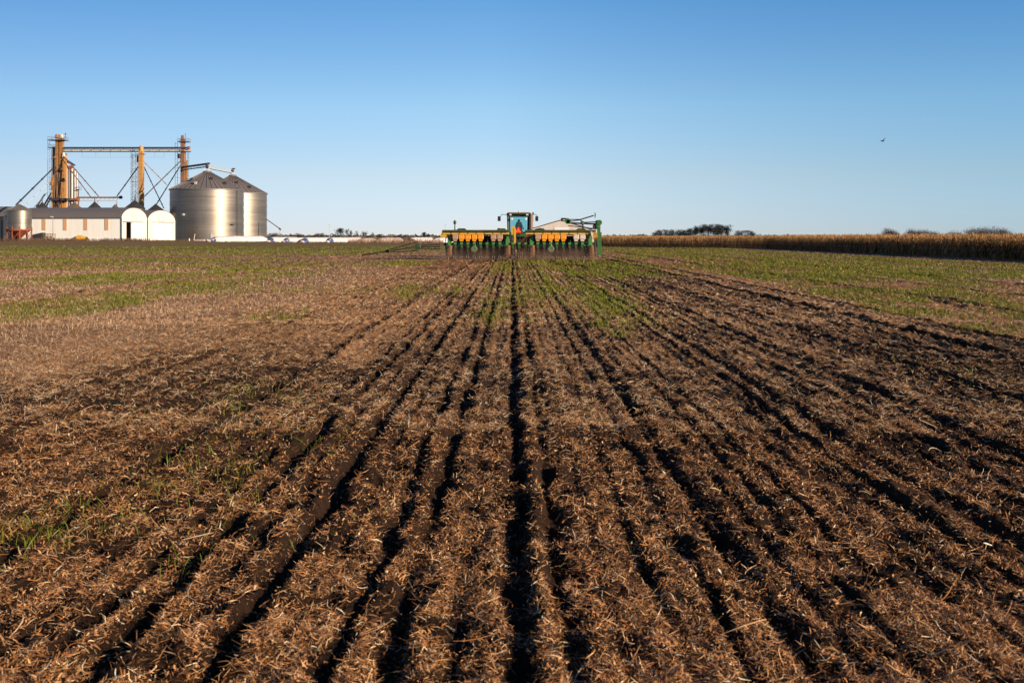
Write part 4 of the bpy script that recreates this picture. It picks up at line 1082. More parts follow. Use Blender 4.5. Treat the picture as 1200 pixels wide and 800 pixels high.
MB().box((0, .80, 2.60), (1.30, .02, 1.38)).build('windscreen', M['glass'], t)
for x in (-.85, .85): MB().box((x, .05, 2.66), (.02, 1.34, 1.18)).build('side_window', M['glass'], t)
MB().box((1.04, -.45, 2.72), (.26, .30, 1.46), bev=.06).build('sunlit_cab_corner', M['cab_side'], t, label='right cab corner, its sunlit side coloured pale')  # sunlit cab side put in as a pale coloured block
m = MB(); m.tube((1.12, .95, 1.7), (1.12, .95, 3.3), .10, .08, 12); m.tube((1.12, .95, 3.3), (1.16, .92, 3.62), .065, .065, 10); m.build('exhaust_stack', M['dark'], t, True)
for s_ in (-1, 1):
    f = MB()
    for k in range(7):
        a0, a1 = math.radians(20 + 20 * k), math.radians(20 + 20 * (k + 1))
        f.box((s_ * 1.1, -1.14 * math.cos((a0 + a1) / 2), 1.02 + 1.14 * math.sin((a0 + a1) / 2)), (.85, .42, .05), rx=-(math.pi / 2 - (a0 + a1) / 2) + (math.pi if False else 0))
    f.build('fender', M['black'], t)
    mm = MB(); mm.path([(s_ * .86, -.55, CT + .02), (s_ * 1.35, -.6, CT + .06), (s_ * 1.48, -.6, CT - .12)], .022)
    mo = mm.build('mirror_arm', M['dark'], t)
    MB().box((s_ * (1.56 if s_ < 0 else 1.42), -.6, CT - .28), (.24, .09, .38), bev=.03).build('mirror', M['black'], mo)
    lo = MB().box((s_ * .66, -.95, CT + .03), (.2, .1, .13), bev=.02).build('work_light', M['black'], t)
    MB().box((s_ * .66, -1.004, CT + .03), (.16, .012, .10)).build('lens', M['lamp_glass'], lo)
    MB().box((s_ * .55, -.86, 3.05), (.17, .1, .17), bev=.03).build('rear_lamp', M['lamp_glass'], t)
    MB().box((s_ * 1.28, -1.0, 2.0), (.22, .1, .12), bev=.02).build('tail_light', M['hose'], t)
MB().lathe([(.08, 0), (.08, .03), (.07, .05), (.07, .10), (.03, .13), (.001, .13)], (0.02, .1, CT + .24), 14).build('beacon', M['amber'], t, True)
tri = MB().prism([(-.26, 1.98), (.26, 1.98), (.06, 2.40), (-.06, 2.40)], -.97, -.95, 'Y').build('warning_triangle', M['triangle'], t)
b = MB()
for p, q in (((-.30, 1.95), (.30, 1.95)), ((.30, 1.95), (.05, 2.44)), ((-.30, 1.95), (-.05, 2.44))): b.bar((p[0], -.98, p[1]), (q[0], -.98, q[1]), .055, .03)
b.build('border', M['triangle_rim'], tri)
MB().box((0, -.93, 2.05), (.1, .05, .7)).build('triangle_bracket', M['dark'], t)
m = MB(); m.box((0, .02, 2.06), (.52, .50, .14), bev=.05); m.box((0, -.24, 2.44), (.60, .14, .76), rx=R(8), top=(.72, 1), bev=.06); m.box((-.36, .0, 2.32), (.12, .5, .12), bev=.03); m.box((.36, .0, 2.32), (.12, .5, .12), bev=.03); m.box((0, 0, 1.96), (.3, .3, .14)); m.build('seat', M['cloth_dark'], t)
m = MB(); m.bar((0, .72, 1.9), (0, .52, 2.40), .07, .07); m.lathe([(.19, 0), (.215, .015), (.19, .03), (.165, .015)], (0, .52, 2.42), 20, closed=True); m.build('steering_wheel', M['black'], t)
m = MB(); m.bar((0, -.6, .62), (0, -1.8, .52), .14, .10)
for s_ in (-1, 1): m.bar((s_ * .3, -.5, .9), (s_ * .42, -1.35, .62), .09, .12); m.tube((s_ * .42, -1.2, .66), (s_ * .36, -.7, 1.5), .035)
m.build('hitch', M['dark'], t)
m = MB()
for k in range(3): m.box((-1.0, .25 + .28 * k, .6 + .32 * k), (.4, .26, .04))
m.bar((-1.18, .2, .55), (-1.18, 1.0, 1.5), .04, .04); m.build('cab_step', M['dark'], t)

# driver seen from behind, seated
def skinned(name, joints, edges, m, sub=2, root=0):
    me = bpy.data.meshes.new(name)
    me.from_pydata([j[0] for j in joints], edges, [])
    o = bpy.data.objects.new(name, me); COL.objects.link(o)
    md = o.modifiers.new('skin', 'SKIN'); md.use_smooth_shade = True
    sv = me.skin_vertices[0].data
    for i, j in enumerate(joints):
        r = j[1]; sv[i].radius = (r, r) if not isinstance(r, tuple) else r
        sv[i].use_root = (i == root)
    s = o.modifiers.new('sub', 'SUBSURF'); s.levels = sub; s.render_levels = sub
    dg = bpy.context.evaluated_depsgraph_get(); dg.update()
    em = bpy.data.meshes.new_from_object(o.evaluated_get(dg))
    bpy.data.objects.remove(o); em.name = name
    em.materials.clear(); em.materials.append(m)
    return em
sx, sz = gx(608, TRY), 2.13
J = [((0, .02, .06), (.15, .13)), ((0, -.02, .28), (.15, .11)), ((0, -.01, .48), (.17, .11)), ((0, .02, .60), (.075, .07)), ((0, .035, .66), .056), ((0, .05, .74), .092), ((0, .055, .84), .085),
     ((-.10, .12, .03), .09), ((-.13, .48, .04), .070), ((-.14, .56, -.36), .048), ((-.14, .68, -.41), .045), ((.10, .12, .03), .09), ((.13, .48, .04), .070), ((.14, .56, -.36), .048), ((.14, .68, -.41), .045),
     ((-.20, .0, .54), .070), ((-.28, .12, .30), .052), ((-.14, .40, .34), .040), ((.20, .0, .54), .070), ((.29, .12, .30), .052), ((.15, .40, .34), .040)]
E = [(0, 1), (1, 2), (2, 3), (3, 4), (4, 5), (5, 6), (0, 7), (7, 8), (8, 9), (9, 10), (0, 11), (11, 12), (12, 13), (13, 14), (2, 15), (15, 16), (16, 17), (2, 18), (18, 19), (19, 20)]
pm = skinned('person', J, E, M['cloth_dark'])
# skin on head and neck
pm.materials.append(M['skin'])
for p in pm.polygons:
    if p.center.z > .655 and abs(p.center.x) < .15: p.material_index = 1
person = put(bpy.data.objects.new('person', pm), 'driver in dark jacket seated in the tractor cab, seen from behind', 'person')
person.location = (sx, TRY, sz)
hm = MB().ball((0, .045, .81), .107, 16, 1.05).build('hair', M['hair'], person, True)
hm.data.transform(Matrix.Translation((0, -.012, .02)))
for s_ in (-1, 1):
    MB().ball((s_ * .098, .055, .765), .024, 8, 1.4).build('ear', M['skin'], person, True)
    hd = MB(); c = Vector((s_ * .145, .43, .345))
    hd.ball(c, .042, 8, .8)
    for f in range(4):
        p = c + Vector((s_ * (-.03 + .02 * f), .03, .0)); hd.path([p, p + Vector((0, .04, .015)), p + Vector((0, .055, -.015 - .004 * f))], .0095, 6)
    hd.path([c + Vector((-s_ * .04, 0, .01)), c + Vector((-s_ * .06, .035, .02))], .011, 6)
    hd.build('hand', M['skin'], person, True)
MB().tube((0, .15, .78), (0, .165, .755), .012, .018).build('nose', M['skin'], person, True)

# ================================================================== planter
PY, PS = 73.4, 15.9
pl = thing('planter', 'very wide green and yellow seed planter working the soil behind the tractor', 'planter', (gx(609, PY), PY, 0.0))
def lx(px): return (px - 609) / PS
def lz(py): return (304 - py) / PS
for x0, x1 in ((520, 600), (617, 697)):
    m = MB()
    for y, z in ((-.15, 1.16), (.55, 1.12)): m.box(((lx(x0) + lx(x1)) / 2, y, z), (lx(x1) - lx(x0), .17, .17))
    k = lx(x0) + .3
    while k < lx(x1): m.box((k, .2, 1.14), (.1, .8, .1)); k += 1.15
    m.build('toolbar', M['green'], pl)
    g = MB(); a, b_ = lx(x0) + .5, lx(x1) - .4
    for q in range(5):
        c = a + (b_ - a) * (q + .5) / 5; g.box((c, -.42, 1.03 + .04 * (q % 2)), ((b_ - a) / 5 - .18, .12, .16)); g.box((c, -.40, 1.24), ((b_ - a) / 5 - .35, .08, .07))
    g.build('front_rail', M['green_light'], pl)
MB().box((lx(608.5), .2, 1.14), (lx(617) - lx(600) + .1, .3, .3)).build('centre_beam', M['green'], pl)
# two long hoppers
for (x0, x1, bumps) in ((519.5, 597.5, (541, 588)), (616, 697, (633, 681))):
    a, b_ = lx(x0), lx(x1)
    prof = [(-.44, lz(274.6)), (.30, lz(274.6)), (.55, lz(271.0)), (-.40, lz(271.0))]
    h = MB().prism(prof, a, b_)
    hp = h.build('hopper', M['yellow'], pl)
    lid = MB().prism([(-.62, lz(271.1)), (.62, lz(271.1)), (.62, lz(270.2)), (.3, lz(269.4)), (-.3, lz(269.4)), (-.62, lz(270.2))], a - .05, b_ + .05).build('lid', M['green_dark'], hp)
    for px in bumps: MB().box((lx(px), 0, lz(268.8)), (.75, .8, .16), top=(.7, .7), bev=.05).build('hatch', M['green_dark'], hp)
    s = MB()
    for k in range(9):
        x = a + (b_ - a) * k / 8; s.prism([(-.425, lz(271.2)), (-.39, lz(271.2)), (-.43, lz(274.6)), (-.465, lz(274.6))], x - .035, x + .035)
    s.build('side_rib', M['green_light'], hp)
    u = MB(); u.box(((a + b_) / 2, .1, lz(275.0)), (b_ - a - .3, .30, .10)); u.build('metering_bar', M['hose'], pl)
    g = MB()
    for k in range(6):
        x = a + .4 + (b_ - a - .8) * k / 5; g.bar((x, .1, 1.2), (x, .1, lz(275)), .09, .12)
    g.build('hopper_post', M['green'], pl)
for x0, s_ in ((519.0, -1), (697.3, 1)):          # slanted hopper ends
    MB().add([(lx(x0), -.5, lz(270)), (lx(x0), .5, lz(270)), (lx(x0) + s_ * .20, .4, lz(277.5)), (lx(x0) + s_ * .20, -.4, lz(277.5)), (lx(x0) - s_ * .45, -.3, lz(279)), (lx(x0) - s_ * .45, .3, lz(279))],
             [(0, 1, 2, 3), (3, 2, 5, 4), (0, 3, 4), (1, 5, 2), (0, 4, 5, 1)]).build('hopper_end', M['yellow'], pl)
    MB().box((lx(x0) - s_ * .55, -.15, 1.62), (.36, .4, .62), bev=.06).build('drive_box', M['hose'], pl)
# vertical posts and muddy transport wheels
for px in (527.3, 594.7, 622.8, 691.0):
    po = MB().box((lx(px), -.55, 1.20), (.30, .16, .66), bev=.03).box((lx(px) + .04, -.50, 1.55), (.2, .12, .3)).build('wheel_post', M['green_light'], pl)
    wheel(pl, (lx(px) + .05, -.85, .50), .50, .34, .20, 'mud_rubber', 'mud_rubber', 14)
    MB().box((lx(px) - .18, -.7, .75), (.05, .14, .75)).build('wheel_fork', M['green'], pl)
# row units
units = [(534 + 7.4 * k, 'L', k) for k in range(8)] + [(630 + 7.4 * k, 'R', k) for k in range(8)] + [(601, 'C', 0), (608.4, 'C', 1), (615.8, 'C', 2)]
def unit_meshes():
    d = {}
    f = MB(); f.bar((0, .0, 1.12), (0, -.75, .72), .08, .14); f.bar((0, .0, .92), (0, -.75, .55), .08, .12); f.box((0, -.8, .62), (.12, .26, .5)); f.bar((0, -.85, .5), (0, -1.35, .36), .08, .1)
    f.tube((.05, -.6, 1.55), (0, -.85, .15), .035); f.bar((-.1, -.4, 1.3), (-.08, -.9, .8), .035, .035); f.bar((.12, -.3, 1.28), (.10, -.9, .5), .035, .035)
    d['row_unit'] = (f, 'dark')
    b = MB().box((0, -.62, lz(277.8)), (.42, .40, .34), top=(1.0, 1.0), bev=.04).box((0, -.62, lz(281)), (.24, .26, .22), top=(1.4, 1.4)).box((0, -.62, lz(275.0)), (.40, .43, .04), bev=.01)
    d['seed_box'] = (b, 'orange_box')
    a = MB().box((0, -.5, .95), (.15, .2, .22), bev=.03).box((0, -.66, 1.18), (.2, .2, .16)); d['arm_bracket'] = (a, 'green_light')
    for s_, n in ((-1, 'a'), (1, 'b')):
        d['gauge' + n] = (MB().lathe([(.06, -.05), (.17, -.055), (.205, -.02), (.205, .02), (.17, .055), (.06, .05)], (s_ * .11, -.82, .20), 18, 'X', True), 'rubber')
        d['closing' + n] = (MB().lathe([(.03, -.02), (.13, -.025), (.155, 0), (.13, .025), (.03, .02)], (s_ * .07, -1.32, .17), 16, 'X', True), 'disc')
    d['opener'] = (MB().lathe([(.02, -.008), (.215, -.004), (.215, .004), (.02, .008)], (0, -.62, .17), 20, 'X', True), 'disc')
    return d
um = unit_meshes(); cache = {}
for k_, (mb, m) in um.items():
    nm = {'gaugea': 'gauge_wheel', 'gaugeb': 'gauge_wheel', 'closinga': 'closing_wheel', 'closingb': 'closing_wheel', 'opener': 'opener_disc'}.get(k_, k_)
    o = mb.build(nm, M[m], None, k_ not in ('row_unit', 'seed_box', 'arm_bracket')); cache[k_] = (nm, o.data); bpy.data.objects.remove(o)
box_variants = {}
for v in ('orange_box', 'dusty_box', 'white_box'):
    me = cache['seed_box'][1].copy(); me.materials.clear(); me.materials.append(M[v]); box_variants[v] = me
for (px, side, k) in units:
    u = put(bpy.data.objects.new('row_unit', cache['row_unit'][1]), parent=pl); u.location = (lx(px), 0, 0)
    for key in ('seed_box', 'arm_bracket', 'gaugea', 'gaugeb', 'closinga', 'closingb', 'opener'):
        if key == 'seed_box' and (side == 'C' or (side == 'L' and k == 5) or (side == 'R' and k == 5)): continue
        nm, me = cache[key]
        if key == 'seed_box':
            v = 'orange_box' if 1 <= k <= 4 else ('dusty_box' if k == 0 or (side == 'L') else 'white_box')
            me = box_variants[v]
        c = put(bpy.data.objects.new(nm, me), parent=u)
        if key == 'seed_box' and v != 'orange_box': c['label'] = 'dusty brown seed box' if v == 'dusty_box' else 'whitish seed box'
for px, z in ((560, .78), (649, .78)):      # round green cover plates and pale hydraulic rods
    MB().lathe([(.02, -.04), (.20, -.05), (.25, 0), (.20, .05), (.02, .04)], (lx(px - 4), -.95, z), 20, 'Y', True).build('gauge_cover', M['cover_green'], pl, True)
    MB().tube((lx(px - 3.5), -.62, 1.5), (lx(px - 3.5), -.62, .95), .06).build('hydraulic_rod', M['white_box'], pl)
m = MB(); rr = random.Random(4)
for k in range(46):
    x = lx(524) + (lx(694) - lx(524)) * k / 45 + rr.uniform(-.1, .1)
    MB().path([(x, .15, 1.72), (x + rr.uniform(-.1, .1), -.2, 1.30), (x + rr.uniform(-.15, .15), -.35, .85), (x, -.4, .3)], .034, 5).build('seed_tube', M['dark'], pl)
m = MB()
for k in range(48):
    x = lx(522) + (lx(696) - lx(522)) * k / 47 + rr.uniform(-.06, .06); y = rr.uniform(-.2, .7)
    MB().bar((x, y, 1.1), (x + rr.uniform(-.1, .1), y - .25, .16), .06, .10).build('tine', M['dark'], pl)
for x0, x1 in ((524, 598), (620, 692)): MB().box(((lx(x0) + lx(x1)) / 2, .9, .66), (lx(x1) - lx(x0), .06, .95)).box(((lx(x0) + lx(x1)) / 2, .75, 1.52), (lx(x1) - lx(x0), .06, .42)).box(((lx(x0) + lx(x1)) / 2, .82, 1.2), (lx(x1) - lx(x0) - 1, .06, .30)).build('dark_backing', M['dark'], pl)  # dark sheets beyond the row units make each wing's underside darker
# centre: yellow hitch posts, drawbar, hoses
MB().box((lx(603.4), -.45, lz(280)), (.15, .12, 1.55)).box((lx(601.5), -.44, lz(270.2)), (.30, .10, .6)).build('hitch_tower', M['yellow'], pl)
m = MB(); m.bar((0, .3, .95), (0, 4.6, .58), .24, .22); m.bar((-1.2, .4, 1.05), (0, 3.2, .72), .14, .14); m.bar((1.2, .4, 1.05), (0, 3.2, .72), .14, .14); m.build('drawbar', M['green'], pl)
m = MB()
for k in range(6):
    z = 1.72 - .1 * k; m.path([(lx(612 - k), -.3, z - .25), (lx(617 - k * .5), -.35, z - .05 - .03 * k), (lx(624), -.38, z + .06)], .045, 6)
m.path([(lx(605), .3, 1.6), (lx(606), 1.5, 1.9), (lx(607), 4.8, 1.7)], .035); m.path([(lx(609), .3, 1.5), (lx(609), 2, 1.75), (lx(609), 4.8, 1.6)], .035); m.build('hydraulic_hose', M['hose'], pl)
MB().box((lx(611), -.2, 1.35), (1.0, .3, .26), bev=.04).build('valve_block', M['black'], pl)
for s_, a in ((-1, (583, 267.2)), (1, (634, 267.0))): MB().path([(lx(a[0]), .4, lz(a[1]) - .03), (lx(a[0] - s_ * 7), .4, lz(269.3))], .06).build('fold_strut', M['black'], pl)
MB().tube((lx(533), 0, lz(269.5)), (lx(533), 0, lz(261.5)), .05, .035).build('sensor_post', M['green'], pl)
MB().ball((lx(533), 0, lz(260.6)), .115, 12, 1.4).build('sensor_head', M['green_dark'], pl, True)
# marker arm lowered at the left
def joint(m, p, r=.16, w=.3): m.tube(Vector(p) + Vector((0, -w / 2, 0)), Vector(p) + Vector((0, w / 2, 0)), r, n=12)
A0 = (lx(516), -.2, .95); A1 = (lx(490.5), -.2, .93); A2 = (lx(455), -.25, .60); A3 = (lx(427), -.3, .36); A4 = (lx(424), -.3, .24)
m = MB()
for dz, dy in ((.17, 0), (-.17, 0), (0, .16)):
    m.tube(Vector(A0) + Vector((0, dy, dz)), Vector(A1) + Vector((0, dy, dz * .6)), .035)
    m.tube(Vector(A1) + Vector((0, dy, dz * 2 + .06)), Vector(A2) + Vector((0, dy, dz * .5)), .033)
m.tube(Vector(A2), Vector(A3), .05); m.tube(Vector(A3), Vector(A4), .05)
for k in range(5):
    f = (k + .5) / 5; p = Vector(A1).lerp(Vector(A2), f); m.bar(p + Vector((0, 0, .22 * (1 - f))), p + Vector((.25, 0, -.22 * (1 - f))), .035, .035)
arm = m.build('marker_arm', M['dark'], pl, True)
m = MB(); m.box((A1[0], -.2, .98), (.38, .34, .36), bev=.06); joint(m, (A1[0] - .2, -.2, .82), .15); m.build('arm_joint', M['green_deep'], arm)
m = MB(); m.box((A2[0], -.25, .62), (.34, .3, .24), bev=.05); joint(m, A2, .13); m.build('arm_joint', M['green_deep'], arm)
MB().box((lx(443), -.28, .46), (.2, .2, .2), bev=.03).build('arm_joint', M['green_deep'], arm)
MB().lathe([(.03, -.03), (.24, -.045), (.255, -.03), (.03, .02)], (A4[0], -.3, .24), 24, 'X', True).build('marker_disc', M['mud_rubber'], arm, True)
# marker arm folded up at the right
m = MB(); m.box((lx(701.5), -.15, 1.55), (.22, .28, 2.5)).box((lx(703.8), -.1, 1.15), (.12, .2, 1.7)); m.box((lx(700), -.15, lz(263)), (.30, .36, .62), bev=.06); joint(m, (lx(702), -.15, lz(260.8)), .20, .4)
m.bar((lx(697), -.1, 1.1), (lx(702), -.1, .95), .2, .2); m.build('marker_mast', M['green'], pl)
m = MB(); B0 = (lx(701), -.15, lz(260.8)); B1 = (lx(666), -.15, lz(259.6))
m.tube((B0[0], -.15, B0[2] + .06), (lx(683), -.15, lz(260.7)), .035); m.tube((lx(700), -.15, lz(262.6)), (lx(668), -.15, lz(261.2)), .06)
m.tube((lx(668), -.15, lz(257.2)), (lx(680), -.15, lz(257.2)), .035); m.tube((lx(668), -.15, lz(259.4)), (lx(681), -.15, lz(257.6)), .035)
m.tube((lx(680), -.15, lz(257.3)), (lx(695.5), -.15, lz(252.6)), .045); m.tube((lx(680), -.15, lz(257)), (lx(683), -.15, lz(262.4)), .05); m.tube((lx(683), -.1, lz(262)), (lx(683), -.1, lz(269.6)), .055)
m.tube((lx(666), -.15, lz(264.5)), (lx(699), -.15, lz(268.2)), .035)
fa = m.build('folded_arm', M['dark'], pl, True)
m = MB(); m.box((B1[0], -.15, B1[2]), (.42, .36, .34), bev=.07); joint(m, (lx(664.8), -.15, lz(258.6)), .19, .36); m.build('arm_joint', M['green'], fa); MB().box((lx(682.3), -.15, lz(261.3)), (.25, .25, .3), bev=.05).build('arm_joint', M['green'], fa)
MB().lathe([(.03, -.03), (.23, -.045), (.245, -.03), (.03, .02)], (lx(697.6), -.15, lz(252.2)), 24, 'X', True).build('marker_disc', M['dark'], fa, True)
MB().box((lx(697.4), -.1, lz(266)), (.36, .3, .34), bev=.06).build('winch', M['hose'], pl)
m = MB(); m.tube((lx(624), .3, lz(267.6)), (lx(658.5), .3, lz(257.6)), .03); m.build('boom_rod', M['dark'], pl)
MB().box((lx(658.8), .3, lz(257.2)), (.14, .16, .26), bev=.03).box((lx(661.6), .3, lz(256.2)), (.26, .12, .12), bev=.03).build('boom_head', M['black'], pl)
m = MB()
for x in (lx(690), lx(695)): m.path([(x, -.2, 1.3), (x + .12, -.3, .9), (x, -.4, .5)], .04)
m.box((lx(695.5), -.3, .95), (.3, .3, .7), bev=.05); m.build('fan_housing', M['black'], pl)
MB().box((lx(693.4), -.5, 1.72), (.12, .12, .9), ry=R(-10)).build('ladder_rail', M['white_box'], pl)

# dust drifting up behind the machine
t = NT('dust_in_the_air'); t.t.nodes.remove(t.b)
pv = t.n('ShaderNodeVolumePrincipled'); pv.inputs['Color'].default_value = (0.78, 0.50, 0.34, 1); pv.inputs['Anisotropy'].default_value = 0.2
P = t.coord((1, 1, 1)); sep = t.n('ShaderNodeSeparateXYZ'); t.l(P, sep.inputs[0])
fall = t.n('ShaderNodeMapRange'); fall.inputs[1].default_value = 1.15; fall.inputs[2].default_value = 0.05; t.l(sep.outputs[2], fall.inputs[0])
ns = t.ramp(t.noise(0.8, 4, 0.6, P), [(0.38, (0, 0, 0)), (0.72, (1, 1, 1))])
ax = t.n('ShaderNodeMapRange'); ax.inputs[1].default_value = 7.0; ax.inputs[2].default_value = 5.0; t.l(t.math('ABSOLUTE', sep.outputs[0]), ax.inputs[0])
den = t.math('MULTIPLY', t.math('MULTIPLY', t.math('POWER', fall.outputs[0], 1.6), ns), t.math('MULTIPLY', ax.outputs[0], 0.46))
t.l(den, pv.inputs['Density']); t.l(pv.outputs[0], t.out.inputs['Volume'])
o = MB().box((0, 0, .62), (14.0, 3.2, 1.2)).build('dust', t.m); o.location = (gx(609, PY), PY - 2.1, 0.02)
o['label'] = 'thin brown dust hanging low behind the planter row units'; o['category'] = 'dust'; o['kind'] = 'stuff'

# ================================================================== corn
CPAL = {'stalk': (0.26, 0.15, 0.07), 'leaf': (0.34, 0.18, 0.070), 'dark': (0.15, 0.078, 0.034), 'tassel': (0.42, 0.23, 0.09), 'husk': (0.50, 0.36, 0.21)}
def corn_plant(seed):
    r = random.Random(seed); V, F, C = [], [], []
    def quad(ps, c):
        b = len(V); V.extend(ps); F.append((b, b + 1, b + 2, b + 3)); C.extend([c] * 4)
    h = r.uniform(1.38, 1.62); lean = Vector((r.uniform(-.12, .12), r.uniform(-.12, .12), 0))
    def P(z): return lean * (z / h) ** 2 + Vector((0, 0, z))
    for k in range(4):
        z0, z1 = h * k / 4, h * (k + 1) / 4; r0, r1 = .014 - .002 * k, .014 - .002 * (k + 1)
        for j in range(3):
            a, b = 2 * math.pi * j / 3, 2 * math.pi * (j + 1) / 3
            quad([P(z0) + Vector((math.cos(a) * r0, math.sin(a) * r0, 0)), P(z0) + Vector((math.cos(b) * r0, math.sin(b) * r0, 0)), P(z1) + Vector((math.cos(b) * r1, math.sin(b) * r1, 0)), P(z1) + Vector((math.cos(a) * r1, math.sin(a) * r1, 0))], CPAL['stalk'])
    for k in range(14):
        z = h * (.10 + .82 * k / 13); a = r.uniform(0, .9) + math.pi * k; L = r.uniform(.32, .6); d = Vector((math.cos(a), math.sin(a), 0)); s = Vector((-math.sin(a), math.cos(a), 0))
        w = r.uniform(.045, .085); c = CPAL['leaf'] if r.random() < .7 else CPAL['dark']; c = tuple(q * r.uniform(.75, 1.25) for q in c)
        up = r.uniform(.12, .3); dr = r.uniform(.25, .75)
        pts = [P(z), P(z) + d * L * .35 + Vector((0, 0, up * L)), P(z) + d * L * .62 + Vector((0, 0, (up - dr * .6) * L)), P(z) + d * L * .75 + Vector((0, 0, (up - dr * 1.7) * L))]
        ww = [w * .6, w, w * .8, w * .15]
        for i in range(3): quad([pts[i] - s * ww[i] / 2, pts[i] + s * ww[i] / 2, pts[i + 1] + s * ww[i + 1] / 2, pts[i + 1] - s * ww[i + 1] / 2], c)
    for k in range(5):
        a = r.uniform(0, 6.28); d = Vector((math.cos(a), math.sin(a), 0)) * (.0 if k == 0 else .09); s = Vector((-math.sin(a), math.cos(a), 0)) * .010
        p0 = P(h * .97); p1 = P(h) + d + Vector((0, 0, r.uniform(.14, .26))); quad([p0 - s, p0 + s, p1 + s, p1 - s], CPAL['tassel'])
    if r.random() < .8:
        z = h * .48; a = r.uniform(0, 6.28); d = Vector((math.cos(a), math.sin(a), -.6)).normalized(); s = Vector((-math.sin(a), math.cos(a), 0)); n = d.cross(s)
        p0, p1, p2 = P(z), P(z) + d * .12, P(z) + d * .24
        for (e0, e1) in ((s, n), (n, -s), (-s, -n), (-n, s)):
            quad([p0 + e0 * .015, p0 + e1 * .015, p1 + e1 * .03, p1 + e0 * .03], CPAL['husk']); quad([p1 + e0 * .03, p1 + e1 * .03, p2 + e1 * .008, p2 + e0 * .008], CPAL['husk'])
    return np.array([tuple(v) for v in V]), np.array(F), np.array(C)
cm = NT('dry_corn'); a_ = cm.n('ShaderNodeAttribute', attribute_name='tint')
hsv = cm.n('ShaderNodeHueSaturation'); oi = cm.n('ShaderNodeObjectInfo'); mr = cm.n('ShaderNodeMapRange'); mr.inputs[3].default_value = .7; mr.inputs[4].default_value = 1.3
cm.l(oi.outputs['Random'], mr.inputs[0]); cm.l(mr.outputs[0], hsv.inputs['Value']); cm.l(a_.outputs['Color'], hsv.inputs['Color'])
cm.l(hsv.outputs[0], cm.b.inputs['Base Color']); cm.b.inputs['Roughness'].default_value = 0.7; cm.b.inputs['Specular IOR Level'].default_value = .2
tr = cm.n('ShaderNodeBsdfTranslucent'); mx = cm.n('ShaderNodeMixShader'); mx.inputs[0].default_value = 0.08
cm.l(hsv.outputs[0], tr.inputs[0]); cm.l(cm.b.outputs[0], mx.inputs[1]); cm.l(tr.outputs[0], mx.inputs[2]); cm.l(mx.outputs[0], cm.out.inputs[0])
plants = [corn_plant(s) for s in range(9)]
EDGE = 36.2
spots = []
r = np.random.default_rng(21)
k = 0
row = 0
while row < 16:                                     # rows along the field edge
    x = EDGE + .7 * row; dens = .105 if row < 9 else .2
    y = 46.0
    while y < 142 + (x - EDGE) * 0.2:
        spots.append((x + r.normal(0, .05), y + r.normal(0, .04), row)); y += dens * r.uniform(.8, 1.25) * (1 if y < 110 else 1.3)
    row += 1
for j in range(12):                                  # the far end that turns across the view
    x = 6.0
    while x < EDGE + 11:
        yb = 176 - 34 * np.clip((x - 4) / (EDGE - 4), 0, 1.3) if x > 4 else 176 + (4 - x) * .3
        spots.append((x, yb + .7 * j + r.normal(0, .08), 40 + j)); x += .30 * r.uniform(.7, 1.3) * (1 if j < 5 else 1.5)
for _ in range(5200):                                # tops further into the field
    x, y = r.uniform(44, 190), r.uniform(90, 420); spots.append((x, y, 90))
for _ in range(4200):
    x, y = r.uniform(12, 60), r.uniform(182, 420); spots.append((x, y, 90))
spots = np.array(spots)
lead = np.where((spots[:, 2] < 3) & (spots[:, 1] > 66))[0]
lead = lead[np.argsort(spots[lead, 1] + 3.0 * spots[lead, 2])][:300]
rest = np.setdiff1d(np.arange(len(spots)), lead)
metas = []
for V, F, C in plants:
    me = np_mesh('corn_stalk', V, F); colour_attr(me, C); me.materials.append(cm.m); metas.append(me)
for i in lead:
    o = bpy.data.objects.new('corn_stalk', metas[int(r.integers(9))])
    x, y = spots[i, :2]; o.location = (x, y, gz(x, y) - .01); o.rotation_euler = (0, 0, r.uniform(0, 6.28)); s_ = r.uniform(.88, 1.13); o.scale = (s_, s_, s_)
    put(o, 'dry brown corn stalk in the outermost rows at the right end of the cornfield', 'corn stalk', 'corn stalks of the outermost rows')
CV, CF, CC = [], [], []; base = 0
for i in rest:
    V, F, C = plants[int(r.integers(9))]; x, y = spots[i, :2]; a = r.uniform(0, 6.28); s_ = r.uniform(.9, 1.1)
    ca, sa = math.cos(a) * s_, math.sin(a) * s_
    W = np.stack([V[:, 0] * ca - V[:, 1] * sa + x, V[:, 0] * sa + V[:, 1] * ca + y, V[:, 2] * s_ + 0.0], 1)
    CV.append(W); CF.append(F + base); CC.append(C * r.uniform(.75, 1.2)); base += len(V)
me = np_mesh('corn_field', np.concatenate(CV), np.concatenate(CF)); colour_attr(me, np.concatenate(CC)); me.materials.append(cm.m)
put(bpy.data.objects.new('corn_field', me), 'standing dry brown corn stretching back to the horizon on the right', 'corn', kind='stuff')

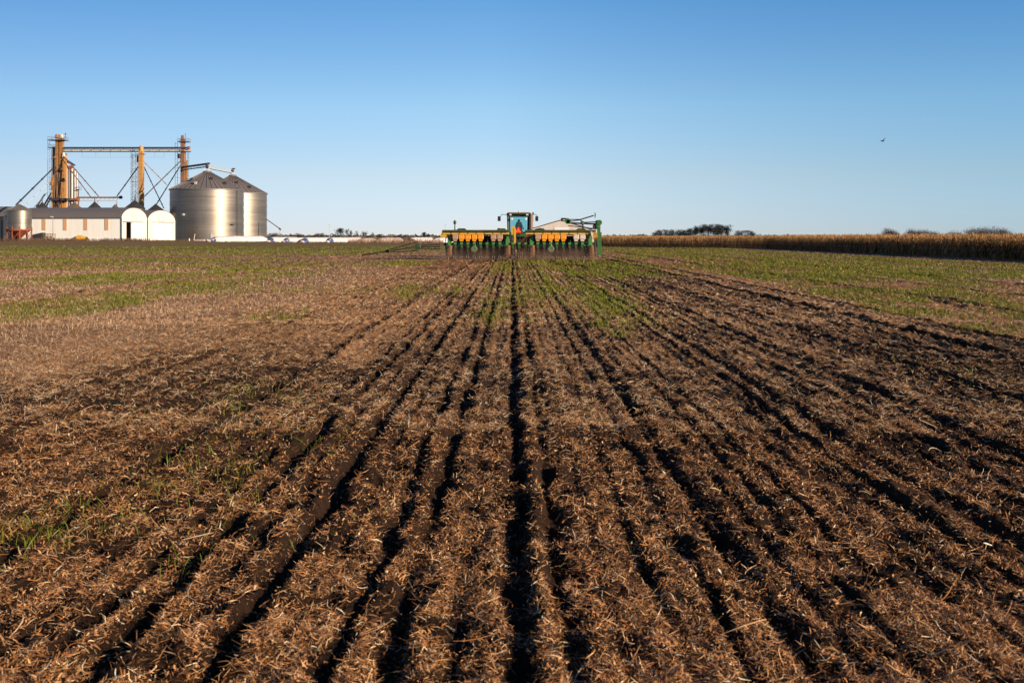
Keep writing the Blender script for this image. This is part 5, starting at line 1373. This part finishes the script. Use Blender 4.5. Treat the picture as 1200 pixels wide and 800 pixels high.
# ================================================================== weeds along the yard and bags
WV, WQ, WC = [], [], []; base = 0
def weeds(n, p0, p1, d0, d1, h0, h1, cols):
    global base
    px = r.uniform(p0, p1, n); d = r.uniform(d0, d1, n); x = (px - 600) * d / FPX; y = d
    cl = 0.5 + 0.5 * fbm(x * .5, y * .5, 230, 3); k_ = r.random(n) < sstep(.25, .6, cl); x, y, cl = x[k_], y[k_], cl[k_]; n = len(x)
    h = h0 + (h1 - h0) * r.random(n) ** 1.6 * (0.5 + cl)
    v, q = ribbon(x, y, terrain(x, y) + h * .45, r.uniform(0, 6.28, n), np.clip(r.normal(1.15, .3, n), .3, 1.55), h, r.uniform(.04, .14, n), np.stack([r.normal(0, .1, n), r.normal(0, .15, n)], 1), r.normal(0, .6, n), 1)
    c = np.array(cols)[r.integers(0, len(cols), n)] * r.uniform(.7, 1.2, (n, 1))
    WV.append(v); WQ.append(q + base); WC.append(np.repeat(c, 4, axis=0)); base += len(v)
brown = [(.13, .062, .035), (.10, .045, .028), (.19, .10, .05), (.08, .06, .025)]
weeds(5200, -30, 176, 256, 266, .3, 1.0, brown); weeds(2600, 30, 300, 258, 266, .2, .8, brown + [(.07, .08, .02)]); weeds(4200, 300, 420, 252, 262, .15, .55, brown)
weeds(5200, 408, 520, 246, 262, .3, 1.25, [(.24, .14, .085), (.16, .085, .05), (.30, .19, .12)])
me = np_mesh('weeds', np.concatenate(WV), np.concatenate(WQ)); colour_attr(me, np.concatenate(WC))
wm = NT('dry_weeds'); a_ = wm.n('ShaderNodeAttribute', attribute_name='tint'); wm.l(a_.outputs['Color'], wm.b.inputs['Base Color']); wm.b.inputs['Roughness'].default_value = .8
me.materials.append(wm.m); put(bpy.data.objects.new('weeds', me), 'dry reddish brown weeds along the foot of the barns and bags', 'weeds', kind='stuff')

# ================================================================== trees on the skyline
def leaf_mat(name):
    t = NT(name); a_ = t.n('ShaderNodeAttribute', attribute_name='tint'); t.l(a_.outputs['Color'], t.b.inputs['Base Color']); t.b.inputs['Roughness'].default_value = .6; return t.m
M['leaf'] = leaf_mat('tree_leaves')
def tree(px, d, py_top, wpx, label, group, kind='green', seed=0, base_py=None):
    rr = np.random.default_rng(seed); x0 = gx(px, d); zt = gzp(py_top, d); w = wpx * d / FPX / 2
    z0 = float(terrain(np.array(x0), np.array(d)))
    t = thing('tree', label, 'tree', (x0, d, z0), 0, group)
    h = zt - z0
    tk = MB(); bend = rr.uniform(-.05, .05, 2) * h
    th = h * (.62 if kind != 'bare' else .35)
    pts = [Vector((bend[0] * f * f, bend[1] * f * f, th * f)) for f in (0, .35, .7, 1)]
    rad = h * .028 + .05
    for i in range(3): tk.tube(pts[i], pts[i + 1], rad * (1 - .25 * i), rad * (1 - .25 * (i + 1)), 7)
    ends = []
    nl = 7 if kind != 'bare' else 16
    for k in range(nl):
        a = rr.uniform(0, 6.28); f = rr.uniform(.4, 1); p = pts[0].lerp(pts[3], f)
        e = p + Vector((math.cos(a) * w * rr.uniform(.4, .85), math.sin(a) * w * rr.uniform(.4, .85), h * rr.uniform(.12, .36)))
        e.z = min(e.z, h * .93)
        tk.tube(p, e, rad * .45, rad * .12, 5); ends.append(e)
        if kind == 'bare':
            for q in range(4):
                e2 = e + Vector((rr.normal(0, .2) * w, rr.normal(0, .2) * w, rr.uniform(.02, .18) * h)); tk.tube(p.lerp(e, .5 + .12 * q), e2, rad * .16, rad * .05, 4); ends.append(e2)
    tk.build('trunk', M['bark'], t)
    n = {'green': 1050, 'bare': 3600, 'thin': 240}[kind]
    cl = np.array([tuple(e) for e in ends] + [(bend[0] + rr.normal(0, .25) * w, bend[1] + rr.normal(0, .25) * w, h * rr.uniform(.32, .9)) for _ in range(9)])
    ci = rr.integers(0, len(cl), n); sp = np.array([w * .30, w * .30, h * .085 if kind != 'bare' else h * .10])
    p = cl[ci] + rr.normal(0, 1, (n, 3)) * sp
    p[:, 2] = np.clip(p[:, 2], h * (.10 if kind != 'thin' else .35), h * 1.0)
    size = {'green': .055, 'bare': .026, 'thin': .06}[kind] * h * rr.uniform(.6, 1.5, n)
    v, q = ribbon(p[:, 0], p[:, 1], p[:, 2], rr.uniform(0, 6.28, n), rr.normal(0, .7, n), size * (1.3 if kind != 'bare' else 2.2), size * (.9 if kind != 'bare' else .8), np.zeros((n, 2)), rr.uniform(-1.5, 1.5, n), 1)
    col = {'green': np.array([.010, .014, .010]), 'bare': np.array([.085, .052, .032]), 'thin': np.array([.036, .046, .028])}[kind]
    c = col[None] * (rr.uniform(.6, 1.5, len(cl))[ci] * rr.uniform(.8, 1.2, n))[:, None]
    me = np_mesh('crown', v, q); colour_attr(me, np.repeat(c, 4, axis=0)); me.materials.append(M['leaf'])
    put(bpy.data.objects.new('crown', me), parent=t)
ORD = ['first', 'second', 'third', 'fourth', 'fifth', 'sixth', 'seventh', 'eighth', 'ninth']
GA = 'trees on the skyline beyond the cornfield'
for i, (px, pt, w) in enumerate(((768, 269.6, 9), (774.5, 268.8, 10), (781.5, 269.4, 9), (788.5, 268.8, 10), (796, 269.0, 10), (802.5, 268.6, 9), (808, 267.6, 9))):
    tree(px, 600 + 6 * (i % 3), pt, w, f'low dark tree, {ORD[i]} from the left in the low skyline row beyond the corn', GA, 'green', 300 + i)
for i, (px, pt, w) in enumerate(((814.5, 264.4, 9), (822, 264.6, 10), (830, 263.0, 13), (838, 262.8, 13), (845, 263.0, 12), (851.5, 263.8, 12))):
    tree(px, 590 + 8 * (i % 3), pt, w, f'tall dark tree, {ORD[i]} from the left in the tall skyline clump', GA, 'green', 320 + i)
for i, (px, pt, w) in enumerate(((865, 270.0, 11), (874, 270.0, 12), (880.5, 271.0, 9))):
    tree(px, 600 + 5 * i, pt, w, f'low dark tree, {ORD[i]} from the left in the small group right of the tall clump', GA, 'green', 340 + i)
tree(928, 620, 274.6, 15, 'very low dark tree alone on the corn skyline', GA, 'green', 350)
GB = 'bare brown trees behind the cornfield'
for i, (px, pt, w, lab) in enumerate(((1041, 267.3, 12, 'small bare tree, leftmost behind the right part of the cornfield'), (1051, 270.0, 9, 'smallest bare tree, second from left behind the corn'), (1071, 267.4, 16, 'rounded bare tree in a pair, left one, behind the corn'),
        (1081, 268.0, 16, 'rounded bare tree in a pair, right one, behind the corn'), (1096, 270.5, 11, 'low bare tree between the rounded pair and the broad crown'), (1118, 269.0, 15, 'thin see-through bare tree left of the broad crown'),
        (1144, 265.2, 22, 'broad brown tree crown, left half of the largest clump behind the corn'), (1159, 264.6, 24, 'broad brown tree crown, right half of the largest clump behind the corn'), (1177, 267.2, 14, 'bare tree, rightmost behind the cornfield'))):
    tree(px, 300 + 7 * (i % 3), pt, w, lab, GB, 'bare', 360 + i)
GC_ = 'trees on the skyline beyond the grain bags'
for i, (px, pt, w, kd, lab) in enumerate(((323, 272.0, 13, 'bare', 'low brownish tree just right of the silos'), (349, 273.2, 9, 'green', 'low flat dark tree above the banded bags, left of the pair'), (371, 273.2, 8, 'green', 'left one of two low touching trees above the grain bags'),
        (377.5, 273.0, 9, 'green', 'right one of two low touching trees above the grain bags'), (398.5, 267.4, 10, 'green', 'largest dark tree above the grain bags'), (406.5, 268.4, 6, 'thin', 'narrow tree touching the largest dark tree on its right'),
        (411.5, 269.4, 4, 'thin', 'very narrow upright tree, first of the thin ones'), (419, 271, 4, 'thin', 'short thin tree midway along the thin ones'), (425.5, 270.8, 3.5, 'thin', 'thin tree left of the leaning one'), (429, 270.0, 6, 'thin', 'leaning thin tree near the right end of the thin ones'),
        (437, 272.5, 4, 'thin', 'last small thin tree on the right of the thin ones'), (497.5, 272.0, 4.5, 'green', 'small lone dark tree left of the planter'), (502.5, 274.0, 4, 'green', 'tiny dark tree beside the lone one left of the planter'))):
    tree(px, 560 + 9 * (i % 4), pt, w, lab, GC_, kd, 380 + i)
# the far rim of the plain: a low dark line of woods and hedges
HV, HQ, HC = [], [], []
n = 9000; px = r.uniform(-260, 1500, n); d = r.uniform(900, 1500, n); x = (px - 600) * d / FPX
hh = 2.0 + 2.2 * (0.5 + 0.5 * fbm(x * .01, d * .004, 260, 3)) * r.random(n)
v, q = ribbon(x, d, hh * .45, r.uniform(-.6, .6, n), r.normal(0, .25, n), r.uniform(5, 12, n), hh * .9, np.zeros((n, 2)), r.uniform(1.2, 1.9, n), 1)
c = np.array([(.060, .055, .035), (.085, .06, .04), (.045, .05, .03)])[r.integers(0, 3, n)] * r.uniform(.7, 1.3, (n, 1))
me = np_mesh('far_woods', v, q); colour_attr(me, np.repeat(c, 4, axis=0)); me.materials.append(M['leaf'])
put(bpy.data.objects.new('far_woods', me), 'thin dark line of far hedges and woods on the horizon', 'woods', kind='stuff')

# ================================================================== bird
d = 170.0; p = at(1034.5, 165.5, d)
t = thing('bird', 'single grey bird flying with spread wings in the blue sky', 'bird', p, R(25))
b = MB().lathe([(.005, -.30), (.05, -.22), (.085, -.05), (.085, .08), (.05, .18), (.045, .22), (.035, .27), (.004, .33)], n=12, axis='Y'); 
# wings grow out of the same body mesh
def wing(b, s_, pts):
    up = []
    for (x, y, z, ch) in pts: up += [(s_ * x, y + ch * .5, z), (s_ * x, y - ch * .5, z + .004), (s_ * x, y - ch * .1, z + .018)]
    n = len(pts); fs = []
    for i in range(n - 1):
        for q0, q1 in ((0, 2), (2, 1), (1, 0)): fs.append((3 * i + q0, 3 * i + q1, 3 * i + 3 + q1, 3 * i + 3 + q0))
    fs += [(0, 1, 2), (3 * n - 3, 3 * n - 1, 3 * n - 2)]
    b.add(up, fs)
wing(b, -1, [(.04, .05, .03, .26), (.25, .08, .10, .24), (.50, .02, .09, .18), (.74, -.06, .05, .04)])
wing(b, 1, [(.04, .05, .03, .26), (.20, .08, .18, .24), (.38, .02, .38, .18), (.52, -.06, .56, .04)])
b.add([(-.04, -.25, .01), (.04, -.25, .01), (.09, -.45, .0), (-.09, -.45, .0), (0, -.28, .02)], [(0, 1, 2, 3), (0, 3, 4), (3, 2, 4), (2, 1, 4), (1, 0, 4)])
t.scale = (1.15, 1.15, 1.15)
b.build('body', M['bird'], t, True)
MB().lathe([(.014, .32), (.008, .37), (.001, .39)], n=8, axis='Y').build('beak', M['dark'], t)
